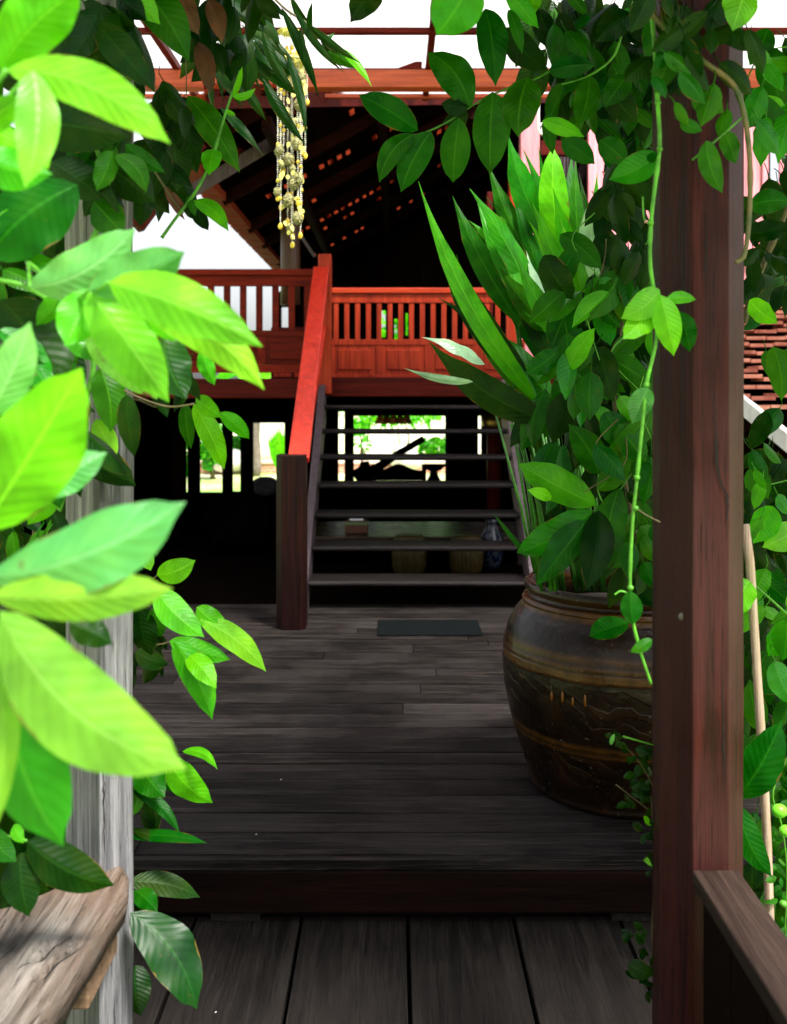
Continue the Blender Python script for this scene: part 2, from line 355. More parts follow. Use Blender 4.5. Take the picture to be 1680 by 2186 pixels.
MB().lathe([(.12, 0), (.13, .03), (.12, .12), (.09, .14)], (1.05, 10.4, 1.16), 24).build('brass_collar', plain('aged_brass', (.35, .22, .06), .35, .3, 30, 1), house)
# roof: eave runs away on the left, slope rises to the right; hip at the front
SL = .55
def RZ(x): return EYE+1.75+SL*(x+1.5)
def hipd(x): return 6.5+(x+1.14)*1.835
under = MB(); tiles = MB(); bat = MB()
x = -1.5; nx = 0
rows = {}
d0 = 6.5
glow_rows = [(9.0, 1.0), (9.68, .7), (10.76, .8), (11.9, 1.0), (12.5, .25), (13.2, .3), (14.0, .35), (14.8, .4), (7.6, .3), (8.3, .3)]
ds = [6.5]
while ds[-1] < 15.6: ds.append(ds[-1]+.20)
step = .085
while x < 4.2:
    x1 = x+step
    for i in range(len(ds)-1):
        if ds[i+1] < hipd(x1) and x1 > -1.14: continue
        hole = False
        for gd, pr in glow_rows:
            if ds[i] <= gd < ds[i+1] and -1.3 < x < 1.6:
                grp = noise.noise(V(x*1.6, gd*3, 0)) > -.18
                hole = grp and random.random() < pr
        if hole:
            c = .022; xa, xb = x+c, x1-c; da, db = ds[i]+.03, ds[i+1]-.01
            q = [(x, ds[i]), (x1, ds[i]), (x1, ds[i+1]), (x, ds[i+1])]; r_ = [(xa, da), (xb, da), (xb, db), (xa, db)]
            vs = [(a, b, RZ(a)) for a, b in q+r_]
            under.add(vs, [(0, 1, 5, 4), (1, 2, 6, 5), (2, 3, 7, 6), (3, 0, 4, 7)])
        else:
            under.add([(x, ds[i], RZ(x)), (x1, ds[i], RZ(x1)), (x1, ds[i+1], RZ(x1)), (x, ds[i+1], RZ(x))], [(0, 1, 2, 3)])
    x = x1
under.build('roof', M['dark'], house, label='dark underside of the roof with rows of glowing tile gaps')
# outer tiles: thin translucent terracotta sheets overlapping like steps
x = -1.62
while x < 4.2:
    s0 = max(6.4, hipd(x+.15)-.1) if x > -1.2 else 6.4
    tiles.add([(x, s0, RZ(x)+.05), (x+.25, s0, RZ(x+.25)+.03), (x+.25, 15.7, RZ(x+.25)+.03), (x, 15.7, RZ(x)+.05)], [(0, 1, 2, 3)])
    x += .20
dd = 6.5
while dd < 15.4:     # stepped lower edge of the eave
    tiles.box((-1.64, dd, RZ(-1.6)-.01), (-1.46, dd+.42, RZ(-1.6)+.055)); tiles.box((-1.60, dd+.42, RZ(-1.6)+.0), (-1.46, dd+.5, RZ(-1.6)+.045)); dd += .5
tiles.build('roof_tiles', plain('terracotta_tile', (.34, .045, .015), .7, .25, 8, trans=.35), house)
for dd in (7.0, 8.7, 10.2, 11.3, 12.9, 14.4):
    xa = -1.5; xb = min(3.4, (dd-6.5)/1.835-1.14-.05)
    raf = MB(); raf.bar((xa, dd, RZ(xa)-.06), (max(xb, -1.2), dd, RZ(max(xb, -1.2))-.06), .05, .10); raf.build('rafter', M['rib'], house)
for x in (-.9, -.1, .8, 1.7):
    pl = MB(); pl.bar((x, max(6.6, hipd(x)+.1), RZ(x)-.16), (x, 15.4, RZ(x)-.16), .07, .09); pl.build('purlin', M['rib'], house)
MB().bar((-1.20, 6.45, RZ(-1.14)-.02), (3.6, hipd(3.6)-.05, RZ(3.6)-.02), .05, .16).build('hip_board', M['maroon'], house)
# upper back wall with a few bright openings
D = 15.5; wall = MB(); px = 583
def slopew(a, b, z0):
    q = [(a, z0), (b, z0), (b, RZ(b)-.005), (a, RZ(a)-.005)]
    wall.add([(x, D, z) for x, z in q]+[(x, D+.1, z) for x, z in q], [(0, 1, 2, 3), (7, 6, 5, 4), (0, 4, 5, 1), (1, 5, 6, 2), (2, 6, 7, 3), (3, 7, 4, 0)])
for a, b, t, bo in ((600, 616, 655, 700), (700, 705, 640, 700), (814, 823, 662, 720), (842, 849, 680, 735), (866, 871, 668, 716)):
    A = P(px, 0, D).x; B = P(a, 0, D).x; C = P(b, 0, D).x
    slopew(A, B, 1.5); slopew(B, C, P(0, t, D).z); wall.box((B, D, 1.5), (C, D+.1, P(0, bo, D).z)); px = b
A = P(px, 0, D).x; 
slopew(A, 3.9, 1.5)
wall.build('rear_wall', M['dark'], house)
hb('gable_wall', (3.35, 9.8, 1.5), (3.45, 15.5, 4.9), M['dark'])
MB().tube([P(620, 650, 10.2), P(620, 560, 10.2), P(619, 430, 10.2), P(619, 260, 10.2)], [.10, .10, .095, .09], 16).build('veranda_post', wood('round_brown_post', (.05, .02, .012), (.10, .04, .02), (.16, .07, .035), 'Z', .3), house)
MB().bar(P(640, 500, 9.6), P(672, 548, 9.6), .035, .03).build('brace', M['stringer'], house)
MB().bar(P(380, 425, 7.6), P(640, 270, 8.0), .09, .10).build('tie_beam', M['stringer'], house, .004)
MB().bar(P(285, 480, 6.6), P(420, 300, 6.9), .08, .14).build('brace', M['maroon'], house, .004)
MB().bar(P(455, 335, 7.4), P(640, 300, 9), .06, .08).build('tie_beam', M['maroon'], house)
# front posts of the upper storey, right
for (a, b, t, bo, d, m) in ((1112, 1152, 250, 800, 8.9, 'pink'), (1088, 1106, 420, 800, 9.4, 'red'), (1040, 1052, 480, 800, 10.5, 'maroon')):
    q = P(a, t, d); r_ = P(b, bo, d); MB().box((q.x, d, 1.6), (r_.x, d+.14, q.z+.35)).build('veranda_post', M[m], house, .006)
# far dark furniture band on the upper veranda
cb = thing('cabinet', P(610, 800, 10.6)*1, 'low orange brown cabinet behind the left balustrade, beside the round post', 'cabinet')
cb.location.z = FZ-.02
MB().box((P(578, 0, 10.6).x, 10.6, FZ-.02), (P(668, 0, 10.6).x, 11, FZ+.58)).build('carcass', M['maroon'], cb, .01)
for a, b in ((584, 622), (628, 664)): MB().box((P(a, 0, 10.59).x, 10.585, FZ+.05), (P(b, 0, 10.59).x, 10.598, FZ+.5)).build('door', M['red'], cb, .004)

# ---------------- balustrades
def balustrade(name, label, xa, xb, y, z0, h, nb, npan, mat, ztop_split, gapbot=0):
    t = thing(name, ((xa+xb)/2, y, z0), label, 'balustrade')
    MB().box((xa, y-.04, z0+h-.05), (xb, y+.04, z0+h)).build('top_rail', M['redx'] if mat == 'red' else M['redshade'], t, .008)
    MB().box((xa, y-.02, z0+h-.13), (xb, y+.02, z0+h-.052)).build('fascia', M[mat], t, .003)
    zb_ = z0+h*ztop_split
    MB().box((xa, y-.022, zb_-.05), (xb, y+.022, zb_+.0)).build('mid_rail', M[mat], t, .003)
    wbal = (xb-xa)/nb
    for i in range(nb):
        c = xa+wbal*(i+.5); hw_ = .021 if mat == 'red' else .025; MB().box((c-hw_, y-.014, zb_+.001), (c+hw_, y+.014, z0+h-.131)).build('baluster', M['red' if mat == 'red' else 'redshade'], t, .002)
    MB().box((xa, y-.022, z0+gapbot), (xb, y+.022, z0+gapbot+.06)).build('bottom_rail', M[mat], t, .003)
    wp = (xb-xa)/npan
    for i in range(npan):
        a = xa+wp*i; b = a+wp
        pn = MB().box((a, y-.012, z0+gapbot+.061), (b, y+.012, zb_-.051)).build('panel', M[mat], t)
        for q_ in (a, b-.03): MB().box((q_, y-.02, z0+gapbot+.061), (q_+.03, y-.0125, zb_-.051)).build('stile', M[mat], pn, .002)
        MB().box((a+.065, y-.026, z0+gapbot+.10), (b-.065, y-.0125, zb_-.09)).build('raised_field', M[mat], pn, .008)
    return t
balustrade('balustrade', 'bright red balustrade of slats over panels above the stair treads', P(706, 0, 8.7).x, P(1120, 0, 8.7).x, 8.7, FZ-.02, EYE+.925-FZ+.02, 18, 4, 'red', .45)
balustrade('balustrade', 'shaded maroon balustrade left of the handrail, sky showing between its slats', P(330, 0, 7.72).x, P(674, 0, 7.72).x, 7.72, FZ-.01, EYE+.965-FZ+.01, 10, 3, 'redshade', .44, .045)

# ---------------- staircase
st = thing('staircase', (.15, 6.0, DK), 'open wooden staircase of seven worn dark treads with red handrail on the left', 'staircase')
XL, XR = -.515, .825
for i in range(7):
    d = 6.02+.24*i; z = DK+.175*(i+1)
    vs = []; prof = []
    for a in range(7):
        an = R(-90+a*30); prof.append((d+.016-.016*math.cos(an), z-.016+.016*math.sin(an)))
    prof = [(d+.27, z-.032)]+prof+[(d+.27, z)]
    prof = [prof[0]]+prof[1:-1]+[prof[-1]]
    n = len(prof); dz = random.uniform(-.002, .002)
    vs = [(XL, p[0], p[1]+dz) for p in prof]+[(XR, p[0], p[1]-dz) for p in prof]
    fs = [tuple(range(n)), tuple(range(2*n-1, n-1, -1))]+[(k_, k_+n, (k_+1) % n+n, (k_+1) % n) for k_ in range(n)]
    mb = MB(); mb.add(vs, fs); tr = mb.build('tread', M['tread'], st, .001)
    bo = MB()
    for q in (XL+.10, XR-.07): bo.ball((q, d-.0005, z-.018), .006, 6, 4)
    bo.build('bolt', M['black'], tr)
for s_, x in ((0, XL-.052), (1, XR+.002)):
    z_ = lambda d: DK+.175*(1+(d-6.02)/.24)
    pa = [(5.90, DK), (6.10, DK), (7.66, z_(7.66)-.26), (7.66, z_(7.66)+.05), (7.55, z_(7.55)+.085), (5.90, z_(5.90)+.02)]
    vs = [(x, a, b) for a, b in pa]+[(x+.05, a, b) for a, b in pa]; n = len(pa)
    MB().add(vs, [tuple(range(n)), tuple(range(2*n-1, n-1, -1))]+[(k_, k_+n, (k_+1) % n+n, (k_+1) % n) for k_ in range(n)]).build('stringer', M['stringer'], st, .003)
# lower newel: chamfered square
nx0, nx1 = P(588, 0, 5.52).x, P(652, 0, 5.52).x
c = .035; nd0, nd1 = 5.52, 5.69
poly = [(nx0+c, nd0), (nx1-c*.6, nd0), (nx1, nd0+c), (nx1, nd1-c), (nx1-c, nd1), (nx0+c, nd1), (nx0, nd1-c), (nx0, nd0+c)]
MB().prism(poly, DK+.001, EYE-.34).build('newel_post', M['newel'], st, .004, label='short dark brown newel post at the foot of the stairs')
ux0, ux1 = P(680, 0, 7.60).x, P(708, 0, 7.60).x
MB().box((ux0, 7.56, 1.50), (ux1, 7.655, EYE+1.065)).build('newel_post', M['red'], st, .008, label='tall bright red newel post at the head of the stairs')
h0 = V(P(637, 0, 5.62).x, 5.62, EYE-.375); h1 = V(P(686, 0, 7.56).x, 7.56, EYE+.95)
MB().bar(h0, h1, .118, .045).build('handrail', M['redy'], st, .008)
MB().bar(h0+V(-.05, -.0, -.45), h1+V(.0, 0, -.45), .07, .05).build('lower_rail', M['redy'], st, .006)

# door mat
t = MB(); q0 = DK+.003
pts = [P(805, 1326, 1), P(1018, 1326, 1), P(1031, 1357, 1), P(805, 1357, 1)]
def onz(x, y, z): d = (EYE-z)*F/(y-841); return P(x, y, d)
a = onz(805, 1358, DK); b = onz(1031, 1358, DK); c_ = onz(1018, 1326, DK)
t.box((a.x, a.y, q0), (b.x, c_.y, q0+.006)); o = t.build('door_mat', M['mat'], None, .002)
tag(o, 'flat dark grey rectangular mat on the deck in front of the stairs', 'door mat')

# ================================================================ CANOPY above the landing
cn = thing('canopy', (.2, 6.5, 3.5), 'pale sheet canopy on orange beam and thin dark purlins above the stairs', 'canopy')
CZ = EYE+2.3
for d, z, hgt, dep, m in ((7.62, CZ, .03, .05, 'orange'), (7.02, CZ, .03, .04, 'maroon'), (6.24, CZ, .035, .05, 'maroon'), (5.5, CZ, .035, .05, 'maroon')):
    MB().box((-2.6, d, z-hgt), (4.2, d+dep, z)).build('purlin', M[m], cn, .003)
MB().box((-2.6, 6.98, EYE+653*7/F), (4.2, 7.10, EYE+691*7/F)).build('main_beam', M['orange'], cn, .006)
for x in (-1.55, .225, 2.05): MB().box((x, 4.6, CZ-.02), (x+.045, 7.75, CZ+.03)).build('rafter', M['maroon'], cn, .003)
MB().add([(-.0, 6.99, EYE+692*7/F), (.2, 6.99, EYE+692*7/F), (.2, 6.99, EYE+714*7/F), (0, 7.03, EYE+692*7/F), (.2, 7.03, EYE+692*7/F), (.2, 7.03, EYE+714*7/F)], [(0, 1, 2), (3, 5, 4), (0, 2, 5, 3), (0, 3, 4, 1), (1, 4, 5, 2)]).build('gusset', M['maroon'], cn)
MB().box((-2.7, 4.4, CZ+.035), (4.3, 7.8, CZ+.041)).build('roof_sheet', M['white'], cn)

# ================================================================ ROSY HOUSE on the right
rh = thing('rosy_house', (3.5, 10, -.45), 'rosy pink boarded house with dark windows, seen behind the vines at right', 'house')
D = 10.2
mb = MB(); z0 = P(0, 640, D).z; z1 = P(0, 196, D).z
wins = [(1632, 1668, 258, 432), (1400, 1450, 258, 432)]
def px_(v): return P(v, 0, D).x
xs = px_(1256); bw = .17
segs = [(1256, 1400, None), (1400, 1450, (258, 432)), (1450, 1632, None), (1632, 1668, (258, 432)), (1668, 1900, None)]
for a, b, o_ in segs:
    x = px_(a)
    while x < px_(b)-.01:
        xe = min(x+bw, px_(b))
        if o_ is None: mb.box((x+.002, D, z0), (xe-.002, D+.06, z1))
        else:
            mb.box((x+.002, D, z0), (xe-.002, D+.06, P(0, o_[1], D).z)); mb.box((x+.002, D, P(0, o_[0], D).z), (xe-.002, D+.06, z1))
        x = xe
mb.build('wall', M['pink'], rh, .003)
for a, b in ((1400, 1450), (1632, 1668)):
    fr = MB(); za, zb2 = P(0, 258, D).z, P(0, 432, D).z
    for q in (a, b): fr.box((px_(q)-.03, D-.03, zb2-.03), (px_(q)+.03, D-.001, za+.03))
    fr.box((px_(a)+.031, D-.03, zb2-.03), (px_(b)-.031, D-.001, zb2+.02)); fr.box((px_(a)+.031, D-.03, za-.02), (px_(b)-.031, D-.001, za+.03))
    wf = fr.build('window', M['pink'], rh, .003)
    MB().box((px_(a), D+.3, zb2), (px_(b), D+.32, za)).build('dark_opening', M['dark'], wf)  # dark sheet behind the opening, standing for the unlit inside
MB().box((px_(1256), D-.06, P(0, 562, D).z), (px_(1900), D-.002, P(0, 548, D).z)).build('ledge', M['redx'], rh, .004)
MB().box((px_(1256)-.05, D-.10, z1), (px_(1900), D+.07, z1+.07)).build('eave_board', M['maroon'], rh, .004)
# dark recessed bay with a louvred door, left of the pink wall
MB().box((P(1156, 0, 11).x, 11.0, 1.6), (P(1262, 0, 11).x, 11.1, P(0, 280, 11).z)).build('recess_wall', M['dark'], rh)
lv = MB()
for i in range(7): lv.box((P(1182+i*7, 0, 10.9).x, 10.9, P(0, 560, 10.9).z), (P(1186+i*7, 0, 10.9).x, 10.93, P(0, 335, 10.9).z))
lv.build('louvre', M['stringer'], rh)
MB().bar(P(1190, 470, 10.4), P(1262, 330, 10.4), .05, .09).build('brace', M['newel'], rh, .004)
MB().box((P(1155, 0, 10.6).x, 10.6, P(0, 330, 10.6).z), (P(1262, 0, 10.6).x, 10.7, P(0, 300, 10.6).z)).build('lintel', M['maroon'], rh)
# curled white hook hanging from the post
hk = [P(1150, 200, 8.6)]+[P(1149, 240+i*12, 8.6) for i in range(3)]
for i in range(22):
    a = i/21*math.pi*3.1; r_ = 13-i*.42; hk.append(P(1149+r_-r_*math.cos(a), 274+r_*math.sin(a)*1.1, 8.6))
o = MB().tube(hk, .012, 8).build('scroll_hook', M['whitewood']); tag(o, 'curled white scroll hook hanging on the rosy veranda post', 'hook')
# lower tiled roof at right: overlapping rows
lr = thing('lean_to_roof', (3.0, 6.8, .5), 'lean-to roof of ragged red tiles with white edge board, right of the big post', 'roof')
tl = MB(); rows_n = 15
for i in range(rows_n):
    f = i/(rows_n-1); d = 6.0+f*2.4; z = 1.42+f*.86
    x = 2.02+random.uniform(0, .1)
    while x < 4.8:
        ww = random.uniform(.14, .18); zz = z+random.uniform(-.012, .012)
        tl.box((x, d-.13, zz-.012), (x+ww-.008, d+.10, zz+.012))
        x += ww
tl.build('tiles', plain('weathered_red_tile', (.55, .10, .06), .7, .5, 5, c2=(.8, .35, .25)), lr)
MB().add([(1.98, 6.0, 1.33), (4.85, 6.0, 1.33), (4.85, 8.55, 2.24), (1.98, 8.55, 2.24), (1.98, 6.0, 1.28), (4.85, 6.0, 1.28), (4.85, 8.55, 2.19), (1.98, 8.55, 2.19)], [(0, 1, 2, 3), (7, 6, 5, 4), (0, 4, 5, 1), (0, 3, 7, 4), (2, 6, 7, 3), (1, 5, 6, 2)]).build('dark_backing', M['dark'], lr)  # dark sheet under the tile rows, so the gaps look shaded
q0 = P(1570, 852, 5.95); q1 = P(1760, 1005, 5.2)
MB().bar(q0, q1, .04, .10).build('edge_board', M['whitewood'], lr, .004)
MB().box((1.95, 6.5, -.45), (4.8, 6.6, 1.40)).build('wall', M['dark'], lr)

# ================================================================ GARDEN behind the house
gw = thing('planter_wall', (-2, 27, -.65), 'low rosy brick planter wall in the bright garden behind the house', 'wall')
kb = N('planter_brick'); tc = kb.n('ShaderNodeTexCoord').outputs['Object']; br = kb.n('ShaderNodeTexBrick'); br.inputs['Scale'].default_value = 3
br.inputs['Color1'].default_value = (.62, .26, .17, 1); br.inputs['Color2'].default_value = (.50, .20, .14, 1); br.inputs['Mortar'].default_value = (.6, .5, .42, 1)
kb.l(kb.mapping(tc, (1, 1, 1), (R(90), 0, 0)), br.inputs[0]); kb.l(br.outputs[0], kb.b.inputs['Base Color'])
MB().box((-8, 27, -.65), (8, 27.3, -.39)).build('brick_base', kb.m, gw, .01)
MB().box((-8.05, 26.95, -.389), (8.05, 27.35, -.33)).build('coping', plain('coping_stone', (.66, .5, .42), .8), gw, .01)
bk = thing('garden_wall', (0, 36.2, -.65), 'pale cream garden wall behind the shrubs', 'wall')
MB().box((-18, 36, -.65), (18, 36.2, .75)).build('masonry', plain('cream_render', (.82, .80, .66), .8, .08, 2), bk)
MB().box((-18.05, 35.95, .751), (18.05, 36.25, .84)).build('coping', plain('cream_coping', (.7, .66, .55), .8), bk, .01)
def crown_mesh(mb, c, rx, rz, n, size, ry=None):
    for i in range(n):
        while True:
            p = V(random.uniform(-1, 1), random.uniform(-1, 1), random.uniform(-1, 1))
            if p.length < 1 and noise.noise(p*2.2+Vector(c)) > -.12: break
        b = Vector(c)+V(p.x*rx, p.y*(ry or rx), p.z*rz); dr = V(random.uniform(-1, 1), random.uniform(-1, 1), random.uniform(-.9, .3)).normalized()
        s_ = size*random.uniform(.6, 1.3)
        mb.leaf(b, b+dr*s_, s_*.45, roll=random.uniform(-1.3, 1.3), nu=4, nv=1, wave=0, cup=.2)
def shrub(px, yt, yb, d, rw, m, n, size, lb):
    b = P(px, yb, d); tp = P(px, yt, d); c = (b+tp)/2; r_ = rw*d/F
    t = thing('garden_shrub', (b.x, d, -.65), lb, 'shrub', 'shrubs in the garden behind the house')
    m1 = MB(); crown_mesh(m1, c, r_, (tp.z-b.z)/2, n, size, .4); m1.build('foliage', M[m], t)
    for q in range(3):
        MB().tube([(b.x+q*.05, d, -.65), (b.x+random.uniform(-.2, .2)*r_, d, (b.z-.65)/2+.2), (c.x+random.uniform(-.6, .6)*r_, d, c.z+.1)], [.035, .025, .012], 5).build('stem', M['stemdark'], t)
shrub(380, 895, 1060, 26, 34, 'mid', 520, .24, 'dark leafy shrub seen through the leftmost underfloor opening')
shrub(450, 900, 1000, 25, 30, 'fresh', 330, .22, 'loose shrub overhanging the second garden opening from the left')
shrub(512, 925, 985, 28, 22, 'mid', 260, .22, 'small rounded shrub left of the palm trunk')
shrub(930, 930, 995, 28, 40, 'fresh', 260, .24, 'airy green shrub at the right side of the window behind the stairs')
shrub(770, 880, 960, 29, 26, 'bright', 90, .24, 'thin pale shrub at the left side of the window behind the stairs')
shrub(860, 870, 905, 30, 90, 'bright', 240, .26, 'overhanging young foliage along the top of the window behind the stairs')
def garden_tree(px, d, yt, yb, rw, lb, m='bright', n=1300):
    b = P(px, yb, d); tp = P(px, yt, d); c = (b+tp)/2; r_ = rw*d/F
    t = thing('garden_tree', (b.x, d, -.65), lb, 'tree', 'trees beyond the garden wall')
    m1 = MB(); crown_mesh(m1, c, r_, (tp.z-b.z)/2, n, .42, r_*.7); m1.build('crown', M[m], t)
    MB().tube([(b.x, d, -.65), (b.x+.1, d, b.z), (c.x, d, c.z), (c.x+.2, d, tp.z-.4)], [.22, .18, .12, .05], 8).build('trunk', M['stemdark'], t)
garden_tree(440, 44, 855, 940, 90, 'sunlit tree beyond the garden wall at left, above the round boulders')
garden_tree(590, 46, 860, 930, 60, 'sunlit tree beyond the garden wall right of the palm trunk')
garden_tree(880, 44, 655, 860, 105, 'tall sunlit tree beyond the house, seen between the red balusters', 'bright', 1500)
garden_tree(760, 47, 860, 925, 70, 'low sunlit tree beyond the wall at the left of the stair window')
pt = thing('palm_tree', (P(546, 0, 26).x, 26, -.65), 'grey palm trunk rising behind the planter wall, seen under the house', 'tree')
bx = P(546, 0, 26).x
MB().tube([(bx+.02*math.sin(i), 26, -.65+i*.24) for i in range(14)], [.125+.012*(i % 2) for i in range(14)], 12).build('trunk', plain('palm_bark', (.16, .13, .11), .9, .4, 8, bump=.8), pt)
m1 = MB()
for i in range(9):
    a = i/9*6.28; tip = V(bx+1.1*math.cos(a), 26+1.1*math.sin(a), 1.9); m1.leaf((bx, 26, 2.4), tip, .3, droop=.2, nu=10, nv=2)
m1.build('frond', M['bright'], pt)
fp = thing('fan_palm', (P(592, 0, 20).x, 20, -.45), 'young green palm fronds at the right edge of the garden opening left of the newel', 'plant')
m1 = MB(); b0 = P(597, 1010, 20)
for i in range(9): m1.leaf(b0, P(570+i*6, 905+abs(i-4)*6, 20+random.uniform(-.3, .3)), .13, nu=8, nv=2, shape='lance')
m1.build('frond', M['bright'], fp)
rk = plain('pale_rock', (.72, .68, .66), .85, .2, 3)
for i, (x, y, r_, lb) in enumerate(((482, 982, .45, 'larger pale boulder in the second garden opening from the left'), (870, 985, .36, 'pale boulder behind the settee in the garden'), (520, 978, .28, 'pale boulder just left of the grey palm trunk'), (858, 962, .22, 'small pale stone on top of the boulder behind the settee'))):
    c = P(x, y, 26.6); m1 = MB(); m1.ball(c, r_, 10, 7, (1.3, .9, .7), .3); tag(m1.build('rock', rk), lb, 'rock', 'pale rocks in the garden')

# ================================================================ FURNITURE under the house
fz = .121
rc = thing('armchair', (P(510, 0, 8.6).x, 8.6, fz), 'silhouetted round-backed armchair in the dark underfloor left of the newel', 'chair')
x0 = P(510, 0, 8.6).x; blk = plain('silhouette_black', (.0015, .001, .001), .6, .2, spec=.03)  # near-black: silhouette in the underfloor shade put into the colour
pts = [(x0+.26*math.cos(a), 8.5, .42+.22*math.sin(a)) for a in [R(200-i*22) for i in range(11)]]
MB().tube(pts, .022, 8).build('back_frame', blk, rc)
MB().lathe([(.0, 0), (.24, 0), (.25, .02), (.24, .05), (0, .06)], (x0, 8.6, .24), 24).build('seat', blk, rc)
bkp = MB(); poly = [(x0+.24*math.cos(R(i*15)), .40+.20*math.sin(R(i*15))) for i in range(24)]
bkp.add([(a, 8.51, b) for a, b in poly]+[(a, 8.53, b) for a, b in poly], [tuple(range(24)), tuple(range(47, 23, -1))]+[(i, i+24, (i+1) % 24+24, (i+1) % 24) for i in range(24)]); bkp.build('backrest', blk, rc)
for sx in (-.2, .2):
    for sy in (-.15, .15): MB().tube([(x0+sx, 8.6+sy, .121), (x0+sx*.9, 8.6+sy, .242)], .018, 6).build('leg', blk, rc)
ps = P(566, 1038, 12.2); o = MB().ball(ps, .14, 14, 9, (1.3, .8, .85), .12).build('stone_lantern', plain('grey_stone', (.12, .12, .13), .9, .3, 20)); tag(o, 'rounded grey stone on the sill of the left garden opening', 'stone')
o.name = 'rounded_stone'
tb = thing('low_table', (.1, 8.3, fz), 'low polished table standing behind the bottom stair treads', 'table')
pol = wood('polished_table', (.006, .002, .001), (.018, .006, .002), (.04, .014, .005), 'X', .22, .35)
MB().box((-.9, 7.95, .32), (1.1, 8.9, .36)).build('tabletop', pol, tb, .008)
for x in (-.82, 1.0):
    for y in (8.02, 8.8): MB().box((x, y, .122), (x+.06, y+.06, .319)).build('leg', pol, tb, .004)
tx = thing('tissue_box', (P(760, 0, 8.2).x, 8.2, .361), 'brown tissue box with a white tissue on the low table behind the treads', 'tissue box')
c0 = P(737, 0, 8.2).x; c1 = P(786, 0, 8.2).x
MB().box((c0, 8.13, .361), (c1, 8.27, .46)).build('box', plain('box_brown', (.07, .022, .008), .6), tx, .006)
MB().box((c0-.001, 8.129, .43), (c1+.001, 8.271, .452)).build('band', plain('box_green', (.08, .15, .05), .5), tx)
m1 = MB(); m1.leaf((c0+.09, 8.2, .45), (c0+.05, 8.2, .55), .09, nu=8, nv=3, wave=.2); m1.leaf((c0+.09, 8.2, .45), (c0+.14, 8.19, .52), .08, nu=8, nv=3, wave=.2); m1.build('tissue', plain('white_tissue', (.8, .8, .85), .8, .05), tx)
brass = plain('ribbed_brass', (.05, .035, .008), .4, .3, 20, .4)
def ribbed(x, d, lab, z=fz):
    r_ = thing('drum_stool', (x, d, z), lab, 'stool', 'ribbed drum stools under the house')
    m1 = MB(); n = 24; vs = []; fs = []
    pr = [(.11, 0), (.125, .05), (.13, .14), (.125, .22), (.11, .27)]
    for r0, zz in pr:
        for k_ in range(n*4): a = 2*math.pi*k_/(n*4); rr = r0*(1+.05*math.cos(a*n)); vs.append((x+rr*math.cos(a), d+rr*math.sin(a), z+zz))
    nn = n*4
    for i in range(len(pr)-1):
        for k_ in range(nn): fs.append((i*nn+k_, i*nn+(k_+1) % nn, (i+1)*nn+(k_+1) % nn, (i+1)*nn+k_))
    m1.add(vs, fs, smooth=True); m1.build('body', brass, r_)
    MB().lathe([(0, .28), (.11, .28), (.115, .265), (.11, .25)], (x, d, z), 32).build('lid', brass, r_)
ribbed(P(873, 0, 7.75).x, 7.75, 'ribbed brass drum stool behind the middle of the bottom treads')
ribbed(P(995, 0, 7.75).x, 7.75, 'ribbed brass drum stool beside the blue and white vase')
vx = P(1018, 0, 7.9).x+.12
kv = N('blue_white_glaze'); tc = kv.n('ShaderNodeTexCoord').outputs['Object']; kv.l(kv.ramp(kv.noise(tc, 18, 3, 1.5), [(.47, (.03, .035, .045)), (.52, (.003, .006, .025))]), kv.b.inputs['Base Color']); kv.b.inputs['Roughness'].default_value = .2
o = MB().lathe([(.0, 0), (.06, 0), (.075, .04), (.10, .16), (.09, .25), (.05, .31), (.045, .36), (.06, .39), (.05, .385)], (vx, 7.9, fz), 32).build('porcelain_vase', kv.m); tag(o, 'blue and white porcelain vase in the shade behind the right end of the treads', 'vase')
se = thing('settee', (P(850, 0, 11.5).x, 11.5, fz), 'dark settee with curved crest rail against the bright garden window', 'settee')
m1 = MB(); pr = []
for i in range(25):
    f = i/24; xx = 795+f*112; yy = 1005-14*math.exp(-((f-.5)/.22)**2)+ (4 if f < .03 or f > .97 else 0); q = P(xx, yy, 11.5); pr.append((q.x, q.z))
base = .5; vs = [(a, 11.5, b) for a, b in pr]+[(a, 11.5, base) for a, b in pr]+[(a, 11.56, b) for a, b in pr]+[(a, 11.56, base) for a, b in pr]; n = 25
fs = []
for i in range(24): fs += [(i, i+1, n+i+1, n+i), (2*n+i+1, 2*n+i, 3*n+i, 3*n+i+1), (i, 2*n+i, 2*n+i+1, i+1)]
m1.add(vs, fs); m1.build('backrest', M['dark'], se)
q0 = P(795, 0, 11.5).x; q1 = P(907, 0, 11.5).x
MB().box((q0, 11.0, .42), (q1, 11.49, .50)).build('seat', M['dark'], se)
for x in (q0, q1-.05):
    MB().box((x, 11.0, .122), (x+.05, 11.05, .72)).build('leg', M['dark'], se); MB().box((x, 11.45, .122), (x+.05, 11.49, .419)).build('leg', M['dark'], se)
va = thing('flower_bowl', P(926, 1028, 12.3), 'dark pedestal bowl on the window sill right of the settee', 'bowl')
cq = P(926, 1030, 12.3)
MB().lathe([(0, 0), (.10, 0), (.09, .02), (.05, .1), (.06, .13), (0, .13)], cq, 20).build('pedestal', M['dark'], va)
MB().lathe([(.03, .131), (.10, .16), (.16, .22), (.15, .22), (.08, .17)], cq, 24).build('bowl', blk, va)
dw = thing('driftwood_sculpture', P(790, 1030, 12.1), 'dark slanting driftwood sculpture across the bright garden window', 'sculpture')
MB().tube([P(758, 1020, 12.1), P(775, 1008, 12.1), P(800, 1003, 12.1), P(850, 968, 12.1), P(905, 936, 12.1)], [.09, .10, .06, .045, .04], 8, jit=.3).build('trunk', M['dark'], dw)
